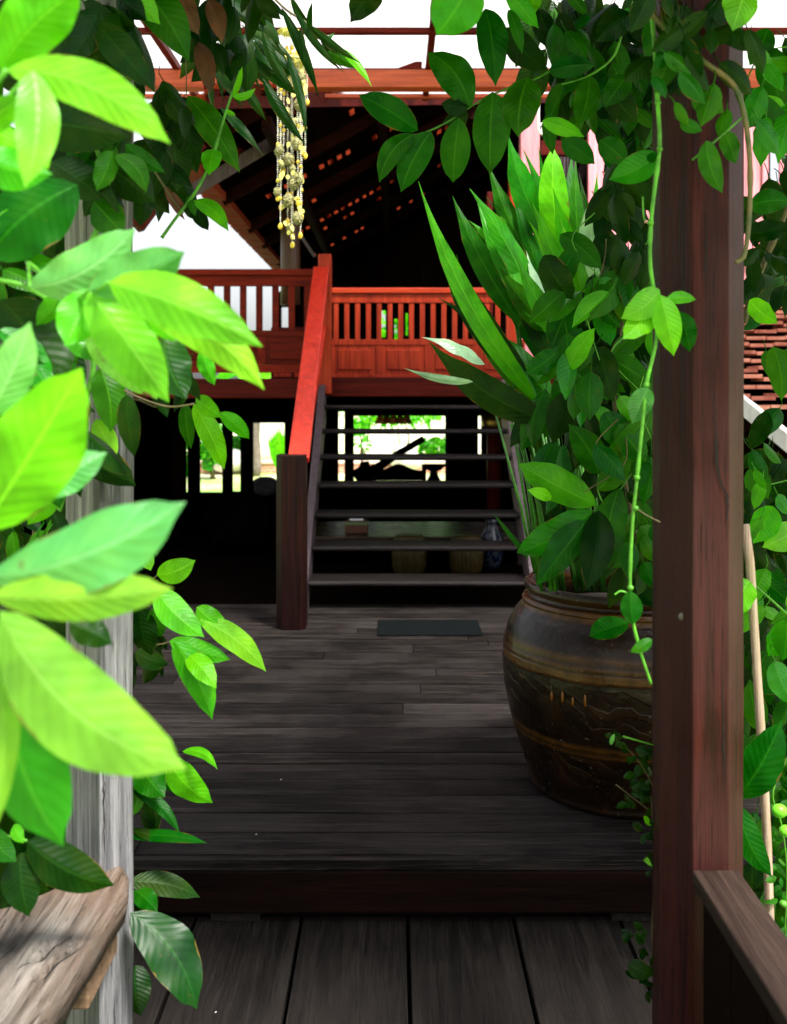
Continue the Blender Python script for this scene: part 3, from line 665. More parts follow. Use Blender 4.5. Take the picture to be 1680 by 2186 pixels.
MB().tube([P(782, 1045, 12.1), P(780, 1010, 12.1), P(778, 985, 12.1)], [.10, .09, .05], 8, jit=.4).build('stump', M['dark'], dw)
MB().tube([P(762, 1020, 12.1), P(770, 990, 12.1), P(782, 960, 12.1), P(790, 895, 12.1)], [.012, .010, .008, .006], 5).build('twig', M['stemdark'], dw)
# hanging lamp with petal shades in the window
lp = thing('petal_lamp', P(840, 880, 11), 'hanging lamp with amber petal shades at the top of the window behind the treads', 'lamp')
MB().tube([P(840, 850, 11), P(840, 892, 11)], .012, 6).build('rod', M['dark'], lp)
amb = plain('amber_shade', (.75, .35, .10), .4, .3, 20, trans=.6)
for i in range(5):
    c = P(812+i*14, 897, 11+.1*(i % 2)); MB().lathe([(.012, .06), (.03, .045), (.05, 0), (.062, -.04), (.057, -.04), (.04, 0)], c, 14).build('shade', amb, lp)
    MB().tube([P(840, 888, 11), c+V(0, 0, .06)], .006, 5).build('arm', M['dark'], lp)

# ================================================================ GATE: right post and rail
gp = thing('gate_post', (P(1490, 0, 1.8).x, 1.8, -.45), 'thick reddish brown timber post with long cracks at the right of the walkway', 'post')
def pxd(x, d): return ((x-840)*d/F, d)
poly = [pxd(1396, 1.87), pxd(1409, 1.795), pxd(1479, 1.700), pxd(1556, 1.712), pxd(1587, 1.79), (pxd(1587, 1.79)[0], 1.88), (pxd(1570, 1.80)[0], 1.92), (pxd(1396, 1.87)[0]+.01, 1.92)]
mb = MB(); n = len(poly); NZ = 60; vs = []; fs = []
for i in range(NZ+1):
    z = -.45+i*3.1/NZ
    for k_, (x, y) in enumerate(poly):
        w_ = .0022*noise.noise(V(z*4, k_*3.1, 0)); vs.append((x+w_, y+w_, z))
for i in range(NZ):
    for k_ in range(n): fs.append((i*n+k_, i*n+(k_+1) % n, (i+1)*n+(k_+1) % n, (i+1)*n+k_))
fs.append(tuple(range(n-1, -1, -1))); fs.append(tuple(NZ*n+k_ for k_ in range(n)))
mb.add(vs, fs); mb.build('shaft', M['post'], gp, .0025)
def crack(parent, pts, d, wmax):
    m = MB(); n = len(pts); vs = []; fs = []
    for i, (x, y) in enumerate(pts):
        w_ = wmax*math.sin(math.pi*(i+.3)/(n-.4))*random.uniform(.6, 1.2); q = P(x, y, d(x)); vs += [q-V(w_, 0, 0), q+V(w_, 0, 0)]
    for i in range(n-1): fs.append((2*i, 2*i+1, 2*i+3, 2*i+2))
    m.add(vs, fs); return m.build('crack', M['black'], parent)
def dfr(x): return 1.697+(x-1479)/77*.015-.0025
def jag(a, b, n=14, amp=2.5): return [(a[0]+(b[0]-a[0])*i/n+random.uniform(-amp, amp), a[1]+(b[1]-a[1])*i/n) for i in range(n+1)]
crack(gp, jag((1524, 830), (1531, 1000))+jag((1533, 1010), (1552, 1060), 6)+jag((1553, 1070), (1552, 1160), 8), dfr, .0022)
crack(gp, jag((1510, 420), (1506, 560), 12, 1)+jag((1506, 570), (1508, 640), 6, 1.5), dfr, .0015)
crack(gp, jag((1540, 1380), (1548, 1700), 20, 2), dfr, .0012)
crack(gp, [(1505, 560), (1480, 562)], dfr, .001)
c = V(*pxd(1456, 1.729), 0); c.z = EYE-(1316-841)*1.729/F
m1 = MB(); m1.ball(c, .0075, 10, 6, (1, .5, 1)); m1.build('bolt_head', plain('bolt_grey', (.10, .08, .07), .5, .3), gp)
# right hand rail, towards the camera
rr = thing('side_rail', (P(1520, 0, 1.7).x, 1.0, -.1), 'brown board rail running from the reddish post towards the viewer at lower right', 'railing')
zr = EYE-(1850-841)*1.7/F; xr0 = (1474-840)*1.7/F; xr1 = (1572-840)*1.7/F
MB().box((xr0, .5, zr-.03), (xr1, 1.69, zr)).build('top_rail', wood('rail_brown', (.008, .004, .003), (.020, .011, .008), (.045, .027, .020), 'Y', .55, .2, 6, .6), rr, .004)
mb = MB()
y = .5
while y < 1.69: mb.box((xr0+.018, y+.003, -.1), (xr0+.038, min(y+.147, 1.689), zr-.031)); y += .15
mb.build('board_panel', M['beam'], rr, .002)
# left post
gl = thing('gate_post', (-.53, 1.8, -.45), 'bleached grey timber post wrapped in leaves at the left of the walkway', 'post')
poly = [pxd(140, 1.83), pxd(213, 1.715), pxd(282, 1.79), pxd(284, 1.83), pxd(215, 1.95)]
mb = MB(); n = len(poly); vs = []; fs = []
for i in range(NZ+1):
    z = -.45+i*3.1/NZ
    for k_, (x, y) in enumerate(poly):
        w_ = .004*noise.noise(V(z*3, k_*5.1, 4)); vs.append((x+w_, y+w_*.5, z))
for i in range(NZ):
    for k_ in range(n): fs.append((i*n+k_, i*n+(k_+1) % n, (i+1)*n+(k_+1) % n, (i+1)*n+k_))
fs.append(tuple(range(n-1, -1, -1))); fs.append(tuple(NZ*n+k_ for k_ in range(n)))
mb.add(vs, fs); mb.build('shaft', M['grey'], gl, .003)
def dfl(x): return 1.715+max(0, x-213)/69*.075-.005
crack(gl, jag((218, 1520), (224, 1850), 26, 1.5), dfl, .0012); crack(gl, jag((262, 120), (258, 620), 26, 2), dfl, .0016); crack(gl, jag((245, 900), (240, 1040), 10, 2), dfl, .001)
# driftwood slab rail, left
sr = thing('driftwood_rail', (-.6, 1.3, -.1), 'thick weathered driftwood slab rail with knots and splits at lower left', 'railing')
zr = EYE-.83
def op(x, y): d = .83*F/(y-841); return ((x-840)*d/F, d)
outl = [op(272, 1895), op(275, 1860), op(262, 1836), op(240, 1842), op(190, 1868), op(120, 1890), op(60, 1915), op(0, 1935), (-.80, 1.60), (-.98, 1.5), (-.92, .8), (-.50, .72), (-.455, 1.05), op(40, 2240), op(82, 2186), op(150, 2085), op(205, 2000), op(245, 1935)]
# dense top surface
import bisect
def inside(x, y, pl):
    c = False; n = len(pl)
    for i in range(n):
        a, b = pl[i], pl[i-1]
        if (a[1] > y) != (b[1] > y) and x < (b[0]-a[0])*(y-a[1])/(b[1]-a[1])+a[0]: c = not c
    return c
mb = MB(); n = len(outl)
cx = sum(p[0] for p in outl)/n; cy = sum(p[1] for p in outl)/n
# refine outline
ro = []
for i in range(n):
    a, b = outl[i], outl[(i+1) % n]
    m_ = max(2, int(math.hypot(a[0]-b[0], a[1]-b[1])/.012))
    for q in range(m_): f = q/m_; ro.append((a[0]+(b[0]-a[0])*f+random.uniform(-.0012, .0012), a[1]+(b[1]-a[1])*f+random.uniform(-.001, .001)))
n = len(ro); rings = 70; vs = []; fs = []
def hz(x, y):
    h = .006*noise.noise(V(x*9, y*3, 1))+.0022*noise.noise(V(x*60, y*9, 2))
    for kx, ky, kr, kd in ((-.528, 1.482, .014, .020), (-.49, 1.492, .010, .022), (-.505, 1.43, .010, .014), (-.60, 1.52, .03, .008), (-.63, 1.36, .03, .008), (-.56, 1.33, .015, .012)):
        q = ((x-kx)/kr)**2+((y-ky)/(kr*1.6))**2; h -= kd*math.exp(-q)
    return h
for i in range(rings+1):
    f = 1-i/rings*.995
    for (x, y) in ro:
        xx = cx+(x-cx)*f; yy = cy+(y-cy)*f; e = max(0, 1-(1-f)*14); vs.append((xx, yy, zr+hz(xx, yy)-.012*e*e))
for i in range(rings):
    for k_ in range(n): fs.append((i*n+k_, i*n+(k_+1) % n, (i+1)*n+(k_+1) % n, (i+1)*n+k_))
b0 = len(vs)
for r_, zz in ((1.0, -.03), (.97, -.055), (.0, -.056)):
    for (x, y) in ro: vs.append((cx+(x-cx)*r_, cy+(y-cy)*r_, zr+zz+.003*noise.noise(V(x*30, y*30, 0))))
for q, (a, b) in enumerate(((0, b0), (b0, b0+n), (b0+n, b0+2*n))):
    for k_ in range(n): fs.append((a+(k_+1) % n, a+k_, b+k_, b+(k_+1) % n))
mb.add(vs, fs, smooth=True); mb.build('slab', M['slab'], sr)
for a, b in (((-.545, 1.43), (-.49, 1.53)), ((-.51, 1.40), (-.465, 1.50)), ((-.60, 1.38), (-.565, 1.50)), ((-.64, 1.46), (-.61, 1.56)), ((-.50, 1.2), (-.47, 1.34)), ((-.58, 1.15), (-.55, 1.32))):
    m1 = MB(); vs = []; nn_ = 12
    for i in range(nn_+1):
        f = i/nn_; x = a[0]+(b[0]-a[0])*f+random.uniform(-.0012, .0012); y = a[1]+(b[1]-a[1])*f; w_ = .0016*math.sin(math.pi*(f*.9+.05)); z = zr+hz(x, y)+.0015
        vs += [(x-w_, y, z), (x+w_, y, z)]
    m1.add(vs, [(2*i, 2*i+1, 2*i+3, 2*i+2) for i in range(nn_)]); m1.build('split', M['black'], sr)
q = P(243, 1990, 1.69); MB().box((q.x-.05, 1.55, zr-.13), (q.x, 1.715, zr-.058)).build('bracket', wood('bracket_brown', (.10, .06, .035), (.20, .12, .07), (.3, .2, .12), 'X', .7), sr, .004)
MB().box((-.62, .7, -.1), (-.58, 1.6, zr-.06)).build('board_panel', M['dark'], sr)
# gate roof above the frame: beams and boards, shades the posts and the first deck boards
gr = thing('gate_roof', (0, 2, 2.5), 'timber gate roof over the walkway posts, above the picture', 'roof')
mb = MB(); y = 1.1
while y < 2.40: mb.box((-1.5, y, 2.62), (1.9, y+.16, 2.64)); y += .165
mb.build('roof_board', M['dark'], gr)
for y in (1.72, 2.2): MB().box((-1.2, y, 2.5), (1.6, y+.12, 2.619)).build('beam', M['dark'], gr)

# bamboo cane leaning, right
bc = MB(); bc.tube([P(1590, 1120, 1.95), P(1601, 1200, 1.95), P(1614, 1400, 1.95), P(1628, 1620, 1.95), P(1638, 1800, 1.95), P(1644, 2000, 1.95), P(1650, 2400, 1.95)], [.0085, .0088, .0082, .009, .0083, .009, .009], 10)
o = bc.build('bamboo_cane', wood('split_cane', (.40, .22, .12), (.60, .42, .30), (.75, .66, .56), 'Z', .5, .4, 40, .3)); tag(o, 'thin pale split cane standing among the leaves right of the reddish post', 'cane')

# ================================================================ BIG GLAZED JAR
jx, jd = P(1332, 0, 3.36).x, 3.36
jar = thing('water_jar', (jx, jd, DK), 'large dark brown glazed water jar with ochre bands on the deck corner', 'jar')
kj = N('dragon_jar_glaze'); tc = kj.n('ShaderNodeTexCoord').outputs['Object']; sp = kj.n('ShaderNodeSeparateXYZ'); kj.l(tc, sp.inputs[0])
wob = kj.noise(tc, 6, 3); zz = kj.math('ADD', sp.outputs[2], kj.math('MULTIPLY', kj.math('SUBTRACT', wob, .5), .012))
zz = kj.math('DIVIDE', zz, .72)
dk1 = (.004, .002, .001); dk2 = (.011, .0045, .0015); oc = (.085, .034, .005); oc2 = (.06, .022, .004)
body = kj.ramp(kj.noise(tc, 9, 6, .6), [(.35, dk1), (.55, dk2), (.75, (.028, .012, .004))])
band = kj.ramp(zz, [(.0, (0, 0, 0)), (.275, (0, 0, 0)), (.285, (.7, .7, .7)), (.30, (.2, .2, .2)), (.315, (.8, .8, .8)), (.335, (0, 0, 0)), (.60, (0, 0, 0)), (.612, (1, 1, 1)), (.640, (1, 1, 1)), (.645, (.1, .1, .1)), (.662, (.9, .9, .9)), (.675, (.15, .15, .15)), (.70, (.8, .8, .8)), (.72, (0, 0, 0)), (.83, (0, 0, 0)), (.84, (.8, .8, .8)), (.875, (.8, .8, .8)), (.885, (0, 0, 0)), (.91, (.6, .6, .6)), (.93, (0, 0, 0))])
nzz = kj.noise(tc, 25, 4); bandf = kj.math('MULTIPLY', band, kj.ramp(nzz, [(.3, (.35, .35, .35)), (.6, (1, 1, 1))]))
col = kj.mix(bandf, body, oc)
# raised curling ornament between the bands
wv = kj.n('ShaderNodeTexWave'); wv.wave_type = 'RINGS'; wv.inputs['Scale'].default_value = 7; wv.inputs['Distortion'].default_value = 9; wv.inputs['Detail'].default_value = 2; kj.l(tc, wv.inputs[0])
zone = kj.ramp(zz, [(.10, (0, 0, 0)), (.13, (.7, .7, .7)), (.26, (.7, .7, .7)), (.275, (0, 0, 0)), (.36, (0, 0, 0)), (.42, (.55, .55, .55)), (.55, (.55, .55, .55)), (.59, (0, 0, 0))])
orn = kj.math('MULTIPLY', kj.ramp(wv.outputs['Fac'], [(.62, (0, 0, 0)), (.80, (1, 1, 1))]), zone)
orn = kj.math('MULTIPLY', orn, kj.ramp(kj.noise(tc, 4, 2), [(.42, (0, 0, 0)), (.58, (1, 1, 1))]))
col = kj.mix(kj.math('MULTIPLY', orn, .22), col, oc2)
speck = kj.ramp(kj.noise(tc, 90, 3), [(.66, (0, 0, 0)), (.72, (1, 1, 1))]); col = kj.mix(kj.math('MULTIPLY', speck, .35), col, (.25, .2, .15))  # pale specks: crackle reflections painted into the glaze colour
kj.l(col, kj.b.inputs['Base Color']); kj.l(kj.math('MULTIPLY_ADD', kj.noise(tc, 12, 5), .40, .10), kj.b.inputs['Roughness']); kj.b.inputs['Specular IOR Level'].default_value = .28
kj.bump(kj.math('ADD', kj.math('ADD', kj.math('MULTIPLY', orn, 1.2), kj.math('MULTIPLY', kj.noise(tc, 22, 5), .9)), kj.math('MULTIPLY', band, .5)), .35, .01)
prof = [(0, 0), (.300, 0), (.316, .012), (.315, .03), (.334, .08), (.358, .15), (.384, .24), (.402, .33), (.408, .41), (.405, .47), (.390, .53), (.366, .575), (.345, .600), (.338, .612), (.342, .620), (.334, .630), (.322, .636), (.318, .646), (.326, .652), (.334, .662), (.333, .676), (.322, .684), (.306, .682), (.298, .668), (.295, .64), (.33, .58), (.36, .5)]
pf = []
for (a, b), (c2, d2) in zip(prof[:-1], prof[1:]):
    for q in range(3): pf.append((a+(c2-a)*q/3, b+(d2-b)*q/3))
pf.append(prof[-1])
MB().lathe(pf, (jx, jd, DK+.001), 128).build('vessel', kj.m, jar)
MB().lathe([(.0, .585), (.325, .575)], (jx, jd, DK), 48).build('soil', M['soil'], jar)
m1 = MB()
for x_, y_ in ((1166, 1490), (1182, 1486), (1196, 1492), (1212, 1484)):
    an = math.atan2(-1, -.75)+(x_-1190)*.006; zc = .38-(y_-1488)*.001; c = V(jx+.409*math.cos(an), jd+.409*math.sin(an), DK+zc)
    m1.ball(c, .0045, 8, 6, (1, 1, 2.2+(x_*7 % 5)*.5))
m1.build('glint_mark', plain('amber_glint', (.16, .055, .006), .2, .5, 30), jar)  # amber glimmers on the glaze, made as small coloured bumps

# ================================================================ PLANTS
def plant(name, loc, label, cat='plant', group=None): return thing(name, loc, label, cat, group)
def put(parent, L, d, m, shape='ovate', **kw):
    """one leaf as its own part: (base x, base y, tip x, tip y, width) in frame pixels at depth d"""
    bx, by, tx_, ty, wd = L; dd = kw.pop('dd', 0)
    MB().leaf(P(bx, by, d), P(tx_, ty, d+dd), wd*d/F*1.06, shape=shape, **kw).build('leaf', M[m], parent)
def puts(parent, rows_, d, shape='ovate'):
    for r_ in rows_:
        L, m = r_[0], r_[1]; kw = dict(r_[2]) if len(r_) > 2 else {}
        dep = kw.pop('d', d); kw.setdefault('roll', random.uniform(-.3, .3)); kw.setdefault('bend', random.uniform(-.07, .07)); kw.setdefault('droop', random.uniform(.02, .13)); kw.setdefault('wave', random.uniform(.02, .09))
        kw.setdefault('cup', random.uniform(.15, .45)); kw.setdefault('dd', random.uniform(-.05, .05)*dep*.6); kw.setdefault('shape', shape)
        put(parent, L, dep, m, **kw)
def infill(mb, poly, n, d0, d1, ln, wr=.5, ang=(60, 120), shape='ovate', roll=.9, nu=9, nv=2):
    xs_ = [p[0] for p in poly]; ys_ = [p[1] for p in poly]; c = 0; t = 0
    while c < n and t < n*40:
        t += 1; x = random.uniform(min(xs_), max(xs_)); y = random.uniform(min(ys_), max(ys_))
        if not inside(x, y, poly): continue
        a = R(random.uniform(*ang)); l = ln*random.uniform(.6, 1.25); d = random.uniform(d0, d1)
        b = P(x, y, d); tp = P(x+l*math.cos(a), y+l*math.sin(a), d)+V(0, random.uniform(-.4, .4)*l*d/F, 0)
        mb.leaf(b, tp, l*wr*d/F*random.uniform(.8, 1.15), roll=random.uniform(-roll, roll), bend=random.uniform(-.05, .05), droop=random.uniform(0, .12), nu=nu, nv=nv, cup=.35, shape=shape, wave=.05); c += 1
        if ln > 40: e_ = (tp-b).normalized(); s_ = l*d/F; mb.tube([b+e_*.01, b-e_*s_*.12+V(0, 0, s_*.03), b-e_*s_*.22+V(random.uniform(-.06, .06)*s_, .01, s_*.12)], .0012, 4)
def stem(parent, pts, d, r, m='stem', name='stem', seg=8):
    # smooth catmull path
    q = [P(x, y, (p[2] if len(p) > 2 else d)) for p in pts for x, y in [p[:2]]]; out = []
    for i in range(len(q)-1):
        p0, p1, p2, p3 = q[max(i-1, 0)], q[i], q[i+1], q[min(i+2, len(q)-1)]
        for k_ in range(5):
            t = k_/5; out.append(.5*((2*p1)+(p2-p0)*t+(2*p0-5*p1+4*p2-p3)*t*t+(3*p1-p0-3*p2+p3)*t*t*t))
    out.append(q[-1]); rr_ = [r*(1-.35*i/len(out))*(1.0+(.25 if i % 9 == 0 else 0)) for i in range(len(out))]
    return MB().tube(out, rr_, seg).build(name, M[m], parent)

# --- spray of big leaves, upper left
p1 = plant('climbing_vine', P(-60, 200, 1.0), 'spray of neon lime leaves overhanging the top left corner', 'vine', 'leafy vines around the left post')
puts(p1, [((0, 150, 175, -25, 128), 'bright', {'wave': .07, 'shape': 'ell'}), ((15, 148, 364, 307, 98), 'lime', {'bend': -.10, 'shape': 'ell', 'd': .92}), ((70, 150, 52, 402, 86), 'lime', {'bend': -.06, 'd': .9}),
          ((-50, 290, 58, 205, 62), 'bright'), ((-60, 330, 112, 372, 90), 'bright', {'d': 1.0}), ((-10, 250, 45, 395, 60), 'bright', {'d': 1.02}), ((20, 380, 112, 330, 60), 'lime', {'d': 1.05})], .95)
stem(p1, [(-80, 230), (-20, 190), (15, 148)], .95, .004); stem(p1, [(-80, 230), (-30, 250), (70, 150)], .95, .003)
stem(p1, [(-80, 235), (-60, 270), (-50, 290)], .96, .003); stem(p1, [(-80, 235), (-70, 300), (-60, 330)], .97, .003)
# --- darker leaves round the post, upper left
p2 = plant('climbing_vine', P(200, 600, 1.62), 'darker glossy leaves wrapping the upper half of the bleached post', 'vine', 'leafy vines around the left post')
puts(p2, [((95, 50, 248, 240, 125), 'deep', {'shape': 'ell'}), ((60, 262, 275, 292, 105), 'deep'), ((165, 395, -30, 555, 150), 'mid', {'roll': .4, 'shape': 'ell', 'd': 1.3}), ((110, 345, 215, 430, 80), 'deep'),
          ((240, 322, 206, 408, 48), 'mid'), ((248, 330, 312, 412, 44), 'mid', {'bend': -.15}), ((268, 308, 352, 368, 34), 'mid'), ((205, 50, 330, 192, 66), 'deep'), ((210, 20, 150, 130, 70), 'deep'), ((200, 430, 265, 500, 70), 'mid', {'d': 1.64}),
          ((0, 640, 140, 832, 150), 'deep', {'d': 1.35}), ((350, 715, 398, 852, 88), 'gloss', {'d': 1.5, 'roll': .2}), ((190, 690, 335, 852, 108), 'spotty', {'d': 1.3}), ((215, 785, 236, 922, 66), 'mid', {'d': 1.6}),
          ((270, 842, 287, 976, 46), 'deep'), ((205, 895, 248, 978, 46), 'lime', {'d': 1.62}), ((430, 748, 458, 822, 34), 'bright', {'d': 1.5}), ((110, 1020, 60, 1120, 60), 'bright'), ((150, 930, 90, 1040, 70), 'mid')], 1.55)
stem(p2, [(-40, 590), (50, 610), (108, 642)], 1.3, .0042); stem(p2, [(120, 1100), (135, 1050), (125, 1010), (160, 900), (200, 780), (170, 600), (230, 400), (160, 200), (200, 0)], 1.66, .006)
stem(p2, [(240, 820), (300, 850), (360, 868), (415, 862)], 1.6, .0018, 'stemdark')
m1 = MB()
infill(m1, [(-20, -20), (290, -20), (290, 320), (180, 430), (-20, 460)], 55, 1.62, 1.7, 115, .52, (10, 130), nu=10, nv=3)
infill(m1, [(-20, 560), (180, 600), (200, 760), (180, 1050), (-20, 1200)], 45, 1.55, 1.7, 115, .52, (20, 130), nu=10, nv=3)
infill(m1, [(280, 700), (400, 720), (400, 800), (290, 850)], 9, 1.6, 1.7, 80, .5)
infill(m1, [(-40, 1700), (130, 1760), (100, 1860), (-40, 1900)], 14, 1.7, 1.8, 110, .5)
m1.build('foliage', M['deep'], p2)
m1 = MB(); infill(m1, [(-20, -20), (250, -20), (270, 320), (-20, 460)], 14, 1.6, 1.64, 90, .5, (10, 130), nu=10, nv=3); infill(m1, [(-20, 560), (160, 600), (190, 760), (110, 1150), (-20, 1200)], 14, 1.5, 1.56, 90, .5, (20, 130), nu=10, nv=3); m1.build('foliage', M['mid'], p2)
# --- middle left spray
p3 = plant('climbing_vine', P(100, 640, 1.1), 'fan of pale lime leaves reaching over the left balustrade', 'vine', 'leafy vines around the left post')
puts(p3, [((64, 614, 288, 488, 104), 'cool', {'bend': .12, 'shape': 'ell', 'd': 1.12}), ((188, 620, 394, 538, 98), 'cool', {'bend': .05, 'shape': 'ell', 'd': 1.05}), ((232, 603, 560, 740, 108), 'lime', {'bend': -.04, 'd': 1.03}),
          ((285, 640, 564, 832, 92), 'lime', {'bend': -.10, 'd': 1.07}), ((190, 620, 360, 858, 112), 'lime', {'d': 1.06}), ((200, 620, 140, 740, 90), 'bright', {'d': 1.1}), ((300, 650, 375, 730, 40), 'bright', {'d': 1.1}), ((185, 560, 190, 625, 44), 'mid', {'d': 1.13})], 1.1)
stem(p3, [(60, 560, 1.3), (108, 600, 1.2), (165, 640, 1.1), (232, 603, 1.03)], 1.1, .003); stem(p3, [(165, 640, 1.1), (190, 620, 1.06)], 1.1, .0025); stem(p3, [(60, 560, 1.3), (64, 614, 1.12)], 1.1, .0025)
# --- lower left, nearest leaves
p4 = plant('climbing_vine', P(-60, 1300, .85), 'nearest out of focus leaves, mint green and yellow, at mid left', 'vine', 'leafy vines around the left post')
puts(p4, [((-40, 1130, 174, 786, 185), 'bright', {'shape': 'ell', 'd': .9, 'roll': -.25}), ((60, 1045, 228, 966, 84), 'cool', {'d': .96}), ((-30, 890, 64, 688, 92), 'cool', {'d': .9}), ((-45, 1232, 396, 1072, 148), 'cool', {'bend': .09, 'shape': 'obov', 'd': .82}),
          ((-20, 1272, 368, 1256, 104), 'yellow', {'bend': .02, 'shape': 'ell', 'd': .8}), ((0, 1305, 398, 1642, 178), 'yellow', {'bend': .10, 'shape': 'ell', 'd': .78}), ((-5, 1325, 134, 1806, 185), 'fresh', {'bend': .06, 'd': .86, 'shape': 'ell', 'roll': .2}),
          ((-25, 1320, -10, 1770, 70), 'yellow', {'d': .8}), ((-50, 1100, 40, 1010, 90), 'mid', {'d': 1.0}), ((150, 1330, 240, 1375, 60), 'deep', {'d': 1.1})], .85)
stem(p4, [(-90, 1290), (-50, 1290), (-5, 1305)], .82, .004); stem(p4, [(-90, 1290), (-70, 1250), (-45, 1232)], .82, .004); stem(p4, [(-90, 1290), (-80, 1200), (-40, 1130)], .86, .004)
# --- dark leaves over the slab
p5 = plant('climbing_vine', P(0, 1780, 1.45), 'dark green sprig lying over the driftwood slab', 'vine', 'leafy vines around the left post')
puts(p5, [((58, 1795, 244, 1890, 84), 'deep', {'bend': .05}), ((45, 1820, 62, 1957, 76), 'deep', {'bend': .05}), ((-40, 1800, 30, 1890, 60), 'deep'), ((30, 1760, 50, 1800, 26), 'bright'), ((-30, 1770, 35, 1840, 50), 'mid')], 1.45)
stem(p5, [(-60, 1740), (0, 1780), (58, 1795)], 1.46, .003)
# --- sprigs to the right of the left post
p6 = plant('leafy_creeper', P(290, 1400, 1.95), 'bright young leaves springing from behind the bleached post over the deck', 'vine', 'leafy vines around the left post')
puts(p6, [((395, 862, 408, 958, 32), 'mid'), ((414, 862, 479, 1002, 46), 'bright'), ((418, 848, 474, 892, 34), 'bright'), ((470, 880, 532, 937, 34), 'bright'),
          ((335, 1228, 417, 1196, 50), 'bright'), ((332, 1256, 436, 1360, 62), 'bright', {'d': 1.8}), ((420, 1296, 490, 1348, 44), 'bright'), ((428, 1322, 568, 1434, 50), 'lime', {'bend': -.06}), ((362, 1368, 492, 1408, 44), 'bright'),
          ((372, 1368, 453, 1536, 62), 'bright', {'bend': -.06}), ((400, 1395, 462, 1470, 46), 'bright'), ((300, 1296, 322, 1402, 58), 'deep'), ((288, 1392, 360, 1418, 42), 'deep'), ((325, 1300, 345, 1360, 40), 'mid'), ((300, 1176, 322, 1218, 32), 'bright'),
          ((358, 1618, 454, 1714, 60), 'bright'), ((390, 1604, 464, 1643, 20), 'bright', {'bend': -.15}), ((296, 1622, 352, 1702, 66), 'mid'), ((330, 1640, 372, 1690, 40), 'mid'), ((284, 1688, 383, 1778, 26), 'mid', {'bend': -.1}), ((278, 1786, 442, 1800, 24), 'mid', {'bend': -.04}),
          ((282, 1770, 400, 1790, 22), 'deep'), ((276, 1882, 427, 1916, 48), 'deep', {'bend': -.06}), ((278, 1948, 420, 2154, 100), 'gloss', {'bend': -.08, 'd': 1.75, 'shape': 'ell'}), ((284, 1900, 336, 1948, 40), 'mid'), ((290, 2060, 300, 2170, 60), 'deep'), ((284, 1740, 298, 1650, 30), 'bright')], 1.9)
stem(p6, [(262, 1330), (300, 1372), (362, 1370), (432, 1318)], 1.92, .002, 'stemdark'); stem(p6, [(262, 2100), (270, 1950), (268, 1780), (275, 1600), (268, 1400), (272, 1200), (268, 1000), (275, 860), (340, 870), (415, 862)], 1.95, .003, 'stemdark')
stem(p6, [(290, 1240), (310, 1250), (335, 1228)], 1.92, .002, 'stemdark'); stem(p6, [(265, 1640), (300, 1600), (360, 1618)], 1.92, .002)
m1 = MB(); infill(m1, [(270, 1280), (340, 1300), (350, 1400), (280, 1420)], 12, 1.95, 2.05, 70, .55); infill(m1, [(270, 1560), (330, 1600), (320, 1720), (270, 1720)], 9, 1.95, 2.05, 70, .55); infill(m1, [(270, 1860), (310, 1880), (310, 1960), (270, 1960)], 5, 1.95, 2.0, 60, .5); m1.build('foliage', M['deep'], p6)
# --- top-left hanging leaves in front of the roof
p7 = plant('hanging_vine', P(400, -40, 2.2), 'dim brown and green leaves hanging at the top left before the dark roof', 'vine')
puts(p7, [((288, -30, 404, 132, 82), 'mid', {'d': 1.9}), ((255, -60, 342, 52, 60), 'bright', {'d': 1.7}), ((392, 206, 412, 350, 72), 'deep'), ((400, 205, 512, 368, 58), 'mid'), ((385, -20, 425, 75, 46), 'brown'), ((445, 0, 475, 90, 40), 'brown'), ((425, 90, 450, 200, 40), 'brown'), ((350, 180, 372, 290, 60), 'deep')], 2.3)
stem(p7, [(380, -40), (395, 80), (398, 205)], 2.3, .002, 'stemdark')
m1 = MB(); infill(m1, [(360, -30), (560, -30), (550, 110), (480, 170), (420, 110)], 40, 2.3, 2.8, 85, .5, (40, 140)); infill(m1, [(290, 150), (400, 180), (380, 330), (330, 420), (290, 380)], 26, 2.1, 2.6, 95, .55, (40, 130)); m1.build('foliage', M['deep'], p7)
# young shoot
p8 = plant('vine_shoot', P(350, 500, 2.0), 'slender young shoot with small heart leaf rising against the white sky', 'vine')
stem(p8, [(345, 508), (372, 470), (420, 405), (452, 340), (470, 280), (490, 215), (505, 175), (512, 150)], 2.0, .0033)
puts(p8, [((458, 318, 446, 374, 40), 'bright', {'shape': 'heart'}), ((497, 205, 517, 142, 13), 'bright'), ((495, 205, 546, 188, 16), 'bright', {'bend': .15}), ((414, 428, 488, 494, 34), 'bright', {'bend': -.1}), ((480, 235, 503, 246, 10), 'bright'), ((400, 420, 416, 462, 18), 'mid')], 2.0)
p9 = plant('dry_sprig', P(330, 400, 2.1), 'dry brown twig with shrivelled leaves beside the young shoot', 'twig')
stem(p9, [(330, 365), (352, 400), (372, 430), (392, 455)], 2.1, .0025, 'stemdark'); puts(p9, [((368, 410, 402, 455, 14), 'brown'), ((352, 395, 395, 470, 16), 'brown'), ((395, 430, 430, 470, 30), 'deep'), ((415, 450, 445, 492, 28), 'deep')], 2.1)
